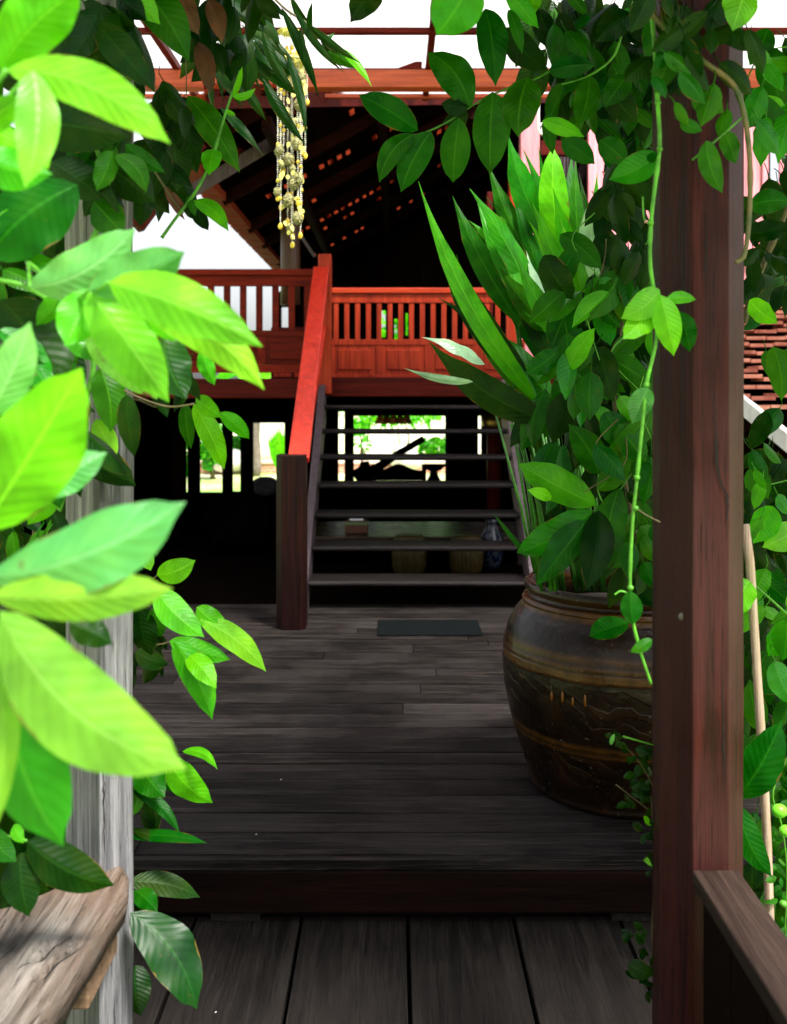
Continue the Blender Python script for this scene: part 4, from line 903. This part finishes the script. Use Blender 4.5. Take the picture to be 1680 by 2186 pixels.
# --- narrow-leaved hanging foliage at top centre
p10 = plant('hanging_fern', P(600, -20, 3.0), 'dark strap-like leaves hanging beside the bead mobile', 'fern')
puts(p10, [((628, 15, 738, 158, 16), 'deep'), ((655, 50, 772, 136, 17), 'deep'), ((722, 100, 794, 186, 17), 'bright', {'bend': -.05}), ((600, 15, 682, 212, 22), 'deep'), ((560, 55, 640, 210, 22), 'deep'), ((560, 165, 655, 312, 24), 'deep'), ((610, 110, 655, 300, 18), 'deep'), ((480, 40, 560, 200, 22), 'deep'),
           ((700, 110, 764, 148, 24), 'mid'), ((690, 100, 715, 70, 9), 'mid'), ((665, 75, 668, 0, 12), 'deep'), ((640, 60, 650, 140, 14), 'deep'), ((680, 60, 735, 150, 14), 'deep'), ((520, 180, 570, 260, 20), 'deep'), ((470, 230, 560, 330, 20), 'deep'), ((620, -10, 690, 90, 18), 'deep'), ((560, -20, 600, 110, 22), 'deep')], 3.0, 'lance')
stem(p10, [(560, -30), (610, 20), (655, 50), (700, 100), (722, 110)], 3.0, .004, 'stemdark')
m1 = MB(); infill(m1, [(440, -20), (575, -20), (560, 60), (520, 190), (450, 160)], 30, 3.0, 3.4, 120, .2, (30, 90), 'lance'); m1.build('foliage', M['deep'], p10)

# --- right: overhanging branch and canopy vine
r1 = plant('overhanging_branch', P(1200, 100, 2.3), 'branch of large pointed leaves hanging before the dark roof, right of centre', 'branch')
puts(r1, [((1004, 230, 914, 112, 72), 'mid', {'bend': .10, 'shape': 'ell', 'roll': .1}), ((892, 279, 766, 203, 60), 'mid', {'bend': .05, 'shape': 'ell'}), ((882, 286, 810, 390, 46), 'mid', {'bend': .12}), ((920, 281, 856, 410, 62), 'mid'), ((980, 252, 967, 390, 62), 'mid', {'shape': 'ell'}), ((1052, 196, 1046, 372, 78), 'mid'),
          ((1128, 165, 1106, 292, 78), 'mid'), ((1036, 18, 1058, 184, 64), 'mid'), ((1000, 230, 942, 220, 40), 'deep'), ((1000, 245, 945, 260, 40), 'deep', {'d': 2.35}), ((1080, 60, 1170, 150, 60), 'deep'), ((1170, 240, 1180, 330, 30), 'mid')], 2.25)
puts(r1, [((1010, -60, 932, 74, 108), 'bright', {'d': 1.6, 'shape': 'ell'}), ((812, -25, 748, 48, 58), 'deep', {'d': 2}), ((1080, -30, 1150, 60, 40), 'bright'), ((1085, 20, 1115, 115, 26), 'mid'), ((1150, -20, 1128, 38, 36), 'bright')], 2)
stem(r1, [(1220, 120), (1150, 165), (1080, 190), (1020, 218), (960, 258), (905, 284), (880, 288)], 2.27, .0028)
r2 = plant('canopy_vine', P(1440, 0, 2.3), 'dense dark green vine hanging over the top right beside the reddish post', 'vine')
puts(r2, [((1258, 160, 1235, 268, 54), 'mid'), ((1172, 152, 1270, 140, 44), 'mid'), ((1158, 258, 1247, 292, 34), 'bright'), ((1406, 330, 1300, 384, 62), 'fresh', {'d': 1.7, 'bend': -.05}), ((1410, 330, 1484, 368, 54), 'mid', {'d': 1.95}), ((1462, 350, 1476, 414, 32), 'mid', {'d': 1.95}), ((1424, 168, 1472, 288, 48), 'mid'),
          ((1508, 300, 1542, 412, 44), 'mid', {'d': 1.66}), ((1545, 280, 1570, 350, 40), 'mid', {'d': 1.66}), ((1480, 195, 1545, 240, 50), 'mid', {'d': 1.66}), ((1425, 250, 1460, 300, 46), 'deep'), ((1300, 180, 1360, 260, 60), 'deep'), ((1340, 160, 1290, 230, 50), 'mid'), ((1350, 30, 1270, 90, 60), 'deep'), ((1280, 300, 1340, 350, 50), 'mid'), ((1200, 300, 1270, 350, 46), 'mid'), ((1500, 80, 1420, 110, 70), 'deep', {'d': 1.68})], 2.2)
stem(r2, [(1330, -40), (1430, 70), (1500, 130), (1560, 175), (1585, 230), (1600, 330), (1600, 450), (1590, 540), (1570, 560)], 1.66, .0055, 'vinestem'); stem(r2, [(1420, 390, 1.95), (1480, 340, 1.7), (1540, 290, 1.66), (1585, 250, 1.66)], 1.7, .0022); stem(r2, [(1330, 60), (1310, 120), (1260, 160), (1200, 180)], 2.2, .003)
m1 = MB(); infill(m1, [(1100, -30), (1480, -30), (1470, 200), (1380, 380), (1300, 300), (1140, 130)], 130, 2.35, 2.9, 95, .52, (30, 130), nu=10, nv=3)
infill(m1, [(1310, 360), (1390, 340), (1395, 560), (1320, 540), (1300, 440)], 26, 2.3, 2.7, 95, .52, (40, 130), nu=10, nv=3); m1.build('foliage', M['deep'], r2)
m1 = MB(); infill(m1, [(1080, -10), (1470, -30), (1460, 160), (1370, 330), (1200, 260)], 46, 2.25, 2.6, 90, .5, (40, 130), nu=10, nv=3); m1.build('foliage', M['mid'], r2)
m1 = MB(); infill(m1, [(1385, -30), (1610, -30), (1600, 120), (1500, 150), (1400, 190)], 26, 1.60, 1.70, 90, .52, (20, 150), nu=10, nv=3); m1.build('foliage', M['deep'], r2)
m1 = MB(); infill(m1, [(1390, 100), (1480, 60), (1600, 150), (1600, 300), (1500, 250), (1400, 280)], 9, 1.58, 1.68, 80, .52, (30, 130), nu=10, nv=3); m1.build('foliage', M['mid'], r2)
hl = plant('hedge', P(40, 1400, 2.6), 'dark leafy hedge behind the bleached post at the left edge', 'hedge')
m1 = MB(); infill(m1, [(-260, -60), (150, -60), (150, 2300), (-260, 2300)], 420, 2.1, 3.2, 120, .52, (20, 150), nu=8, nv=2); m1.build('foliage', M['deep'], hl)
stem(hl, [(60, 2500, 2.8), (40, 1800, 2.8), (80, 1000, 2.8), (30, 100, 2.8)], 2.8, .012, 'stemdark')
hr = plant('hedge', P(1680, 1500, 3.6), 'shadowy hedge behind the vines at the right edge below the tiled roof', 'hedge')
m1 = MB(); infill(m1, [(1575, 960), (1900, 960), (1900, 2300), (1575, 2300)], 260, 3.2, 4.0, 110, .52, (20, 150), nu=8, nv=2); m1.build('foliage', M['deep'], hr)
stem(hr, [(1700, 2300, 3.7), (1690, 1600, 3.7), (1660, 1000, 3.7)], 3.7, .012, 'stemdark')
m1 = MB(); infill(m1, [(-20, 420), (120, 480), (150, 780), (-20, 780)], 7, 1.25, 1.35, 110, .5, (20, 130), nu=12, nv=4); m1.build('foliage', M['fresh'], p2)
# --- hanging vine stem in front of the jar
r3 = plant('hanging_vine', P(1385, -20, 1.95), 'long bright green vine stem hanging straight down in front of the jar', 'vine')
stem(r3, [(1385, -30), (1398, 110), (1404, 220), (1408, 310), (1398, 400), (1390, 470), (1388, 560), (1398, 640), (1402, 720), (1380, 820), (1372, 900), (1360, 1020), (1350, 1120), (1345, 1250), (1352, 1330), (1370, 1400), (1390, 1460)], 1.68, .0040, seg=10)
puts(r3, [((1408, 618, 1326, 680, 58), 'lime'), ((1410, 630, 1438, 760, 56), 'bright'), ((1395, 655, 1330, 724, 52), 'bright', {'d': 1.70}), ((1422, 640, 1486, 640, 26), 'bright'), ((1450, 665, 1472, 752, 44), 'mid'), ((1384, 828, 1350, 905, 48), 'cool'), ((1345, 1262, 1350, 1334, 44), 'mid', {'shape': 'ell'}), ((1342, 1330, 1258, 1358, 48), 'mid', {'shape': 'ell'}), ((1392, 1365, 1345, 1392, 24), 'mid'), ((1400, 325, 1390, 350, 20), 'mid')], 1.67)
for x_, y_ in ((1404, 220), (1408, 318), (1389, 476), (1400, 628), (1380, 822), (1360, 1020), (1357, 1085), (1346, 1255)): MB().ball(P(x_, y_, 1.678), .0056, 8, 6, (1, 1, .9), .2).build('stem_node', M['stem'], r3)
stem(r3, [(1372, 420), (1376, 470), (1395, 475)], 1.69, .0016); stem(r3, [(1357, 1085), (1380, 1100), (1410, 1115)], 1.68, .0016, 'stemdark'); stem(r3, [(1345, 1268), (1325, 1262), (1312, 1270)], 1.68, .002)
# --- climber filling the middle right
r4 = plant('leafy_climber', P(1340, 900, 2.5), 'mass of broad green leaves climbing between the jar and the reddish post', 'climber')
puts(r4, [((1325, 578, 1258, 684, 62), 'mid'), ((1230, 520, 1170, 640, 46), 'mid', {'d': 2.9}), ((1195, 500, 1285, 575, 50), 'mid'), ((1270, 505, 1340, 575, 54), 'deep'), ((1160, 545, 1225, 640, 60), 'deep'), ((1205, 620, 1130, 690, 50), 'mid'), ((1365, 560, 1345, 640, 54), 'mid'), ((1240, 700, 1200, 800, 50), 'mid'),
          ((1290, 880, 1330, 960, 60), 'mid'), ((1280, 740, 1310, 860, 56), 'deep'), ((1210, 790, 1270, 700, 44), 'bright'), ((1190, 750, 1120, 800, 44), 'mid'), ((1255, 620, 1290, 640, 30), 'lime', {'d': 3})], 2.5)
m1 = MB(); infill(m1, [(1290, 330), (1400, 330), (1400, 1240), (1340, 1260), (1300, 1100), (1240, 900), (1190, 760), (1200, 640), (1270, 540)], 120, 2.65, 2.95, 105, .52, (30, 130), nu=10, nv=3); m1.build('foliage', M['deep'], r4)
m1 = MB(); infill(m1, [(1300, 560), (1400, 560), (1400, 1200), (1350, 1240), (1310, 1100), (1240, 900), (1190, 760), (1220, 600)], 48, 2.45, 2.65, 95, .52, (30, 140), nu=10, nv=3); m1.build('foliage', M['mid'], r4)
m1 = MB(); infill(m1, [(1150, 780), (1320, 780), (1330, 1000), (1200, 1010)], 16, 2.95, 3.1, 105, .45, (60, 120), nu=12, nv=3); m1.build('foliage', M['mid'], r4)
m1 = MB(); infill(m1, [(1130, 850), (1260, 850), (1290, 1120), (1180, 1100)], 12, 3.0, 3.2, 110, .42, (60, 125), nu=12, nv=3); m1.build('foliage', M['deep'], r4)
stem(r4, [(1380, 1250, 2.7), (1330, 1000, 2.7), (1310, 800, 2.7), (1340, 600, 2.7), (1300, 400, 2.6), (1330, 200, 2.5)], 2.7, .006, 'stemdark')
m1 = MB(); infill(m1, [(1230, 560), (1390, 580), (1400, 900), (1280, 900), (1200, 760)], 14, 2.4, 2.6, 88, .52, (30, 140), nu=12, nv=3); m1.build('foliage', M['fresh'], r4)
for i_ in range(9):
    x_ = random.uniform(1240, 1390); y_ = random.uniform(300, 1000); stem(r4, [(x_, y_), (x_+random.uniform(-50, 30), y_+60), (x_+random.uniform(-90, 50), y_+random.uniform(100, 170))], 2.48, .0018, random.choice(['stemdark', 'stem']), seg=5)
r5 = plant('jar_sprig', P(1345, 1255, 2.7), 'five large glossy leaves fanned out above the rim of the jar', 'climber')
puts(r5, [((1272, 1078, 1108, 990, 74), 'fresh', {'shape': 'ell'}), ((1264, 1090, 1103, 1180, 72), 'fresh', {'shape': 'ell', 'bend': -.05}), ((1322, 1042, 1298, 1214, 70), 'mid', {'shape': 'ell', 'roll': .2}), ((1252, 1112, 1146, 1250, 66), 'mid'), ((1278, 1090, 1252, 1260, 66), 'deep'), ((1278, 1012, 1214, 905, 62), 'mid', {'bend': .08}), ((1276, 1046, 1348, 948, 52), 'mid', {'bend': .06}), ((1178, 1062, 1126, 1046, 26), 'bright')], 2.6)
stem(r5, [(1355, 1000), (1320, 1050), (1290, 1080), (1262, 1092)], 2.62, .0022); stem(r5, [(1290, 1080), (1276, 1046), (1278, 1012)], 2.62, .002)
# --- heliconia-like clump growing in the jar
h1_ = plant('heliconia', (jx, jd, DK+.58), 'tall clump of long blade leaves growing in the glazed jar', 'plant')
hel = [((1250, 700, 1128, 470, 40), 'fresh', {'d': 3.0}), ((1230, 760, 1100, 540, 50), 'fresh', {'d': 3.02}), ((1262, 690, 1196, 470, 52), 'fresh', {'d': 2.98}), ((1275, 640, 1268, 418, 68), 'pale', {'d': 2.95, 'shape': 'ell'}), ((1215, 640, 1135, 430, 40), 'fresh', {'d': 3.0}), ((1090, 560, 1000, 470, 26), 'fresh', {'d': 3.3}), ((1240, 620, 1180, 400, 44), 'bright', {'d': 3.05}),
       ((1150, 860, 893, 386, 50), 'mid', {'bend': -.06, 'd': 3.1}), ((1110, 690, 966, 418, 56), 'mid', {'bend': -.03}), ((1140, 650, 1002, 402, 60), 'mid', {'bend': .02, 'roll': .5}), ((1110, 800, 934, 518, 66), 'deep', {'bend': -.04}), ((1130, 830, 936, 636, 46), 'deep'), ((1160, 600, 1040, 345, 52), 'mid'),
       ((1175, 520, 1084, 285, 66), 'mid'), ((1196, 560, 1180, 310, 70), 'bright', {'shape': 'ell'}), ((1225, 640, 1178, 438, 50), 'bright'), ((1232, 640, 1268, 420, 66), 'pale', {'shape': 'ell'}), ((1165, 700, 1106, 452, 48), 'pale', {'roll': .8}), ((1190, 720, 1062, 565, 56), 'mid'), ((1170, 900, 915, 728, 80), 'deep', {'bend': -.06, 'd': 3.05}),
       ((1035, 778, 900, 720, 44), 'pale', {'roll': .9, 'd': 3.02}), ((1010, 815, 864, 786, 20), 'pale', {'d': 3.0}), ((1130, 1195, 1048, 1090, 12), 'mid'), ((1230, 760, 1140, 560, 56), 'mid'), ((1250, 800, 1195, 560, 58), 'mid'), ((1200, 800, 1090, 600, 60), 'deep'), ((1165, 1010, 1130, 830, 46), 'deep', {'d': 3.3}), ((1255, 700, 1215, 520, 50), 'bright', {'d': 3.4}), ((1180, 860, 1040, 700, 60), 'mid', {'d': 3.2}), ((1120, 900, 1000, 800, 30), 'deep'), ((1290, 760, 1290, 560, 50), 'mid', {'d': 3.45}), ((1105, 620, 1052, 460, 40), 'deep', {'d': 3.5}), ((1200, 640, 1150, 480, 44), 'deep', {'d': 3.5})]
hel = [(a_[0], 'fresh' if a_[1] == 'mid' and i_ % 2 else a_[1])+tuple(a_[2:]) for i_, a_ in enumerate(hel)]
hel = [((*a_[0][:4], a_[0][4]*.86),)+tuple(a_[1:]) for a_ in hel]
for i_ in range(22):
    f_ = i_/21; tx_ = 960+f_*330+random.uniform(-18, 18); ty_ = 560-230*math.sin(f_*2.6)+random.uniform(-50, 60); bx_ = 1150+f_*130
    hel.append(((bx_, ty_+random.uniform(250, 330), tx_, ty_, random.uniform(30, 50)), random.choice(['mid', 'mid', 'fresh', 'deep']), {'d': random.uniform(3.1, 3.5), 'roll': random.uniform(-.8, .8), 'bend': random.uniform(-.09, .09)}))
puts(h1_, hel, 3.25, 'blade')
m1 = MB()
for i in range(38):
    x0_ = random.uniform(1150, 1400); x1_ = x0_-random.uniform(-10, 60)-(1400-x0_)*.15; y1_ = random.uniform(780, 950); d_ = random.uniform(3.15, 3.55)
    m1.tube([P(x0_, 1262, d_), P((x0_*.6+x1_*.4), 1080, d_), P(x1_, y1_, d_)], [.0062, .0052, .004], 6)
m1.build('stems', M['stemgreen'], h1_)
for L, *_ in hel[:12]:
    stem(h1_, [(1190+(L[0]-1190)*.5+30, 1250, 3.36), ((L[0]+1200)/2, 1050, 3.34), (L[0]+4, L[1]+60, 3.3), (L[0], L[1], 3.25)], 3.3, .0065, 'stemgreen', seg=6)
# --- small creeper on the right of the jar
r6 = plant('small_creeper', P(1395, 1700, 1.9), 'small round-leaved dark creeper trailing over the jar beside the reddish post', 'creeper')
m1 = MB(); infill(m1, [(1325, 1590), (1400, 1600), (1400, 1720), (1330, 1730), (1345, 1660)], 46, 1.86, 1.96, 22, .7, (0, 360), 'ell'); infill(m1, [(1370, 1740), (1400, 1740), (1400, 1880), (1375, 1860)], 16, 1.86, 1.92, 22, .7, (0, 360), 'ell')
infill(m1, [(1290, 1560), (1330, 1570), (1340, 1610), (1300, 1590)], 10, 1.86, 1.92, 16, .6, (0, 360), 'ell'); infill(m1, [(1340, 1990), (1402, 1970), (1402, 2130), (1370, 2120)], 24, 1.86, 1.95, 30, .7, (0, 360), 'ell'); m1.build('foliage', M['deep'], r6)
stem(r6, [(1400, 1690), (1360, 1620), (1300, 1565)], 1.9, .0014, 'stemdark'); stem(r6, [(1400, 1740), (1360, 1710), (1315, 1675)], 1.9, .0014, 'stemdark'); stem(r6, [(1398, 2140), (1392, 1990), (1398, 1850), (1390, 1700)], 1.92, .0018, 'stemdark'); stem(r6, [(1330, 1572), (1400, 1592)], 1.88, .0018)
puts(r6, [((1375, 1742, 1392, 1762, 12), 'bright'), ((1376, 1832, 1392, 1850, 11), 'bright'), ((1340, 2060, 1396, 2080, 36), 'deep'), ((1304, 1590, 1312, 1566, 9), 'cool')], 1.86)
# --- right of the post
r7 = plant('hedge_vine', P(1650, 1200, 2.4), 'green leaves crowding the right edge beyond the reddish post', 'vine')
puts(r7, [((1600, -40, 1564, 66, 74), 'bright', {'d': 1.6}), ((1640, 60, 1600, 140, 50), 'mid'), ((1690, 300, 1585, 180, 60), 'mid'), ((1675, 250, 1598, 215, 62), 'bright'), ((1700, 210, 1660, 350, 50), 'bright'), ((1640, 100, 1665, 220, 64), 'mid'), ((1650, 740, 1668, 855, 54), 'mid'), ((1600, 640, 1660, 690, 44), 'bright'), ((1705, 1125, 1628, 1168, 58), 'lime'), ((1598, 1238, 1545, 1322, 64), 'bright', {'d': 1.9, 'shape': 'heart'}), ((1650, 1080, 1608, 1160, 60), 'bright', {'roll': .3}),
          ((1574, 1702, 1668, 1538, 80), 'mid', {'d': 1.85, 'bend': .05}), ((1578, 1722, 1648, 1872, 54), 'mid', {'d': 1.85, 'bend': .08}), ((1578, 1722, 1528, 1698, 14), 'pale', {'d': 1.85}), ((1600, 1000, 1640, 1065, 50), 'mid'), ((1610, 1220, 1690, 1290, 50), 'mid'), ((1680, 1330, 1640, 1400, 50), 'bright'), ((1620, 1560, 1600, 1450, 50), 'mid'), ((1600, 440, 1690, 430, 50), 'mid'), ((1590, 500, 1690, 480, 46), 'deep'), ((1640, 880, 1600, 960, 40), 'deep')], 2.3)
m1 = MB(); infill(m1, [(1590, 980), (1720, 960), (1720, 2150), (1640, 2100), (1600, 1900), (1588, 1500)], 120, 2.5, 3.1, 95, .52, (20, 150), nu=10, nv=3); infill(m1, [(1600, 60), (1720, 60), (1720, 300), (1610, 260)], 14, 2.4, 2.7, 85, .5, (20, 150)); infill(m1, [(1596, 560), (1720, 560), (1720, 700), (1600, 640)], 22, 3.5, 4.2, 50, .5, (0, 180)); infill(m1, [(1600, 400), (1720, 380), (1720, 560), (1610, 560)], 12, 2.6, 3.0, 80, .5, (0, 180)); m1.build('foliage', M['deep'], r7)
m1 = MB(); infill(m1, [(1590, 1180), (1720, 1150), (1720, 2000), (1650, 2000), (1592, 1600)], 60, 2.35, 2.6, 80, .52, (20, 150), nu=10, nv=3); infill(m1, [(1600, 60), (1720, 60), (1720, 300), (1610, 260)], 8, 2.3, 2.4, 85, .5, (20, 150)); m1.build('foliage', M['mid'], r7)
stem(r7, [(1700, 330), (1680, 440), (1640, 540), (1600, 640), (1590, 690)], 2.6, .009, 'stemdark', seg=8); stem(r7, [(1592, 178), (1625, 115), (1690, 98)], 2.3, .002); stem(r7, [(1592, 1040), (1640, 1035), (1700, 1020)], 2.3, .0018); stem(r7, [(1690, 1320), (1640, 1275), (1600, 1240)], 2.1, .003)
m1 = MB(); infill(m1, [(1600, 80), (1720, 80), (1720, 300), (1610, 260)], 6, 2.1, 2.2, 90, .5, (20, 130), nu=12, nv=4); infill(m1, [(1600, 1000), (1720, 1000), (1720, 1700), (1610, 1600)], 14, 2.1, 2.3, 80, .55, (20, 150), nu=12, nv=4); m1.build('foliage', M['fresh'], r7)
m1 = MB(); infill(m1, [(1600, 300), (1720, 300), (1720, 640), (1600, 640)], 30, 2.4, 2.9, 85, .52, (0, 180), nu=10, nv=3); m1.build('foliage', M['deep'], r7)
m1 = MB(); infill(m1, [(1600, 640), (1720, 640), (1720, 1000), (1600, 1000)], 13, 2.3, 2.8, 85, .52, (20, 150), nu=10, nv=3); m1.build('foliage', M['mid'], r7)
r8 = plant('berry_vine', P(1670, 1900, 1.9), 'bright green rounded berries and small leaves at the lower right edge', 'vine')
stem(r8, [(1690, 1600), (1650, 1690), (1668, 1760), (1680, 1860), (1675, 2000)], 1.9, .0018)
for x, y, r_ in ((1664, 1731, .015), (1678, 1774, .013), (1672, 1930, .008)):
    MB().ball(P(x, y, 1.88), r_, 14, 10, (1, .9, .85)).build('berry', M['berry'] if y < 1800 else M['stem'], r8)
m1 = MB(); infill(m1, [(1645, 1690), (1700, 1680), (1700, 2060), (1655, 2040)], 34, 1.9, 2.0, 26, .6, (0, 360), 'ell'); m1.build('foliage', M['mid'], r8)
rb = MB(); q = [onz(1400, 2150, .002), onz(1412, 2175, .002), onz(1424, 2200, .002)]; rb.tube([v+V(0, 0, .006) for v in q], [.004, .007, .006], 8)
tag(rb.build('plastic_strap', plain('red_plastic', (.5, .03, .01), .4)), 'short red strap end at the foot of the reddish post, bottom edge', 'strap')

for (x, y, z), lb in zip(((458, 2162, .002), (598, 1665, DK+.002), (545, 1782, DK+.002)), ('tiny pale fallen petal on the wide walkway board at the bottom', 'tiny pale fallen petal in the middle of the deck', 'tiny pale fallen petal near the front edge of the deck')):
    q = onz(x, y, z); m1 = MB(); m1.leaf(q, q+V(.005, .003, .002), .004, nu=5, nv=2, nrm=(0, 0, 1)); tag(m1.build('fallen_petal', M['whitewood']), lb, 'petal', 'fallen petals')
# ================================================================ BEAD AND SHELL MOBILE
mo = thing('hanging_mobile', P(620, 40, 4.2), 'hanging mobile of pearly beads and gold shell clusters in front of the roof', 'mobile')
pearl = plain('pearly_bead', (.62, .60, .52), .2, .3, 60, spec=.7); gold = plain('gold_bead', (.72, .50, .05), .3, .3, 60, .1); moss = plain('shell_cluster', (.16, .14, .03), .6, .5, 90, bump=1, c2=(.42, .40, .17)); chip = plain('capiz_shell', (.75, .72, .22), .3, .3, 30, trans=.3)
DM = 4.2; u = DM/F
MB().tube([P(622, -60, DM), P(620, 45, DM)], .003, 6).build('cord', pearl, mo)
MB().lathe([(.0, .015), (.03, .012), (.052, 0), (.05, -.004), (.03, .006)], P(618, 68, DM), 20).build('crown_disc', chip, mo)
MB().lathe([(.0, .01), (.04, .006), (.07, -.008), (.068, -.012), (.03, .0)], P(626, 128, DM), 20).build('crown_disc', chip, mo)
strands = [(598, 90, 440, 3), (624, 60, 490, -4), (633, 70, 430, 5), (650, 75, 330, 3), (608, 80, 360, -5), (593, 110, 420, 0), (602, 70, 480, -6), (612, 60, 470, 4), (619, 70, 500, 10), (628, 75, 520, -8), (638, 80, 500, 6), (646, 130, 460, -4), (655, 110, 215, 3)]
for x, ya, yb, dxx in strands:
    pb = MB(); y = ya; i = 0; dj = random.uniform(-.03, .03)
    while y < yb:
        big = (i % 17 == 9); c = P(x+dxx*math.sin((y-ya)/200)*.6+random.uniform(-.4, .4), y, DM+dj)
        if not big: pb.ball(c, random.uniform(1.4, 2.3)*u, 6, 4)
        y += 4.6; i += 1
    sd_ = pb.build('bead_strand', pearl, mo)
    y = ya+42
    while y < yb: MB().ball(P(x+dxx*math.sin((y-ya)/200)*.6, y, DM+dj), 3.9*u, 8, 6, (1, 1, 1.25)).build('gold_bead', gold, sd_); y += 78
    MB().ball(P(x+dxx*math.sin((yb-ya)/200)*.6, yb+3, DM+dj), 5*u, 8, 6, (1, .6, 1.5)).build('drop_pendant', gold, sd_)
cl = [(606, 160, 8), (624, 180, 9), (645, 165, 8), (612, 240, 9), (628, 262, 8), (638, 223, 10), (634, 307, 11), (596, 321, 10), (616, 340, 11), (636, 382, 11), (626, 393, 10), (592, 410, 8), (615, 428, 11), (635, 466, 11), (620, 487, 8), (602, 352, 7), (624, 360, 7)]
for x, y, r_ in cl:
    m1 = MB(); c = P(x, y, DM-.02); m1.ball(c, r_*u, 12, 8, (1, 1, 1.3), .35)
    for q in range(26):
        v = V(random.gauss(0, 1), random.gauss(0, 1), random.gauss(0, 1)).normalized(); m1.ball(c+V(v.x, v.y, v.z*1.3)*r_*u*.95, r_*u*.22, 6, 4)
    m1.build('shell_cluster', moss, mo)
for q in range(60):
    x, y = random.choice([(random.uniform(590, 655), random.uniform(90, 200)), (random.uniform(595, 650), random.uniform(200, 500))]); c = P(x, y, DM-.02+random.uniform(-.03, .03))
    MB().leaf(c, c+V(random.uniform(-.012, .012), 0, -random.uniform(.018, .034)), .020, nu=5, nv=2, roll=random.uniform(-1, 1)).build('shell_chip', chip, mo)
print('objects', len(bpy.data.objects))
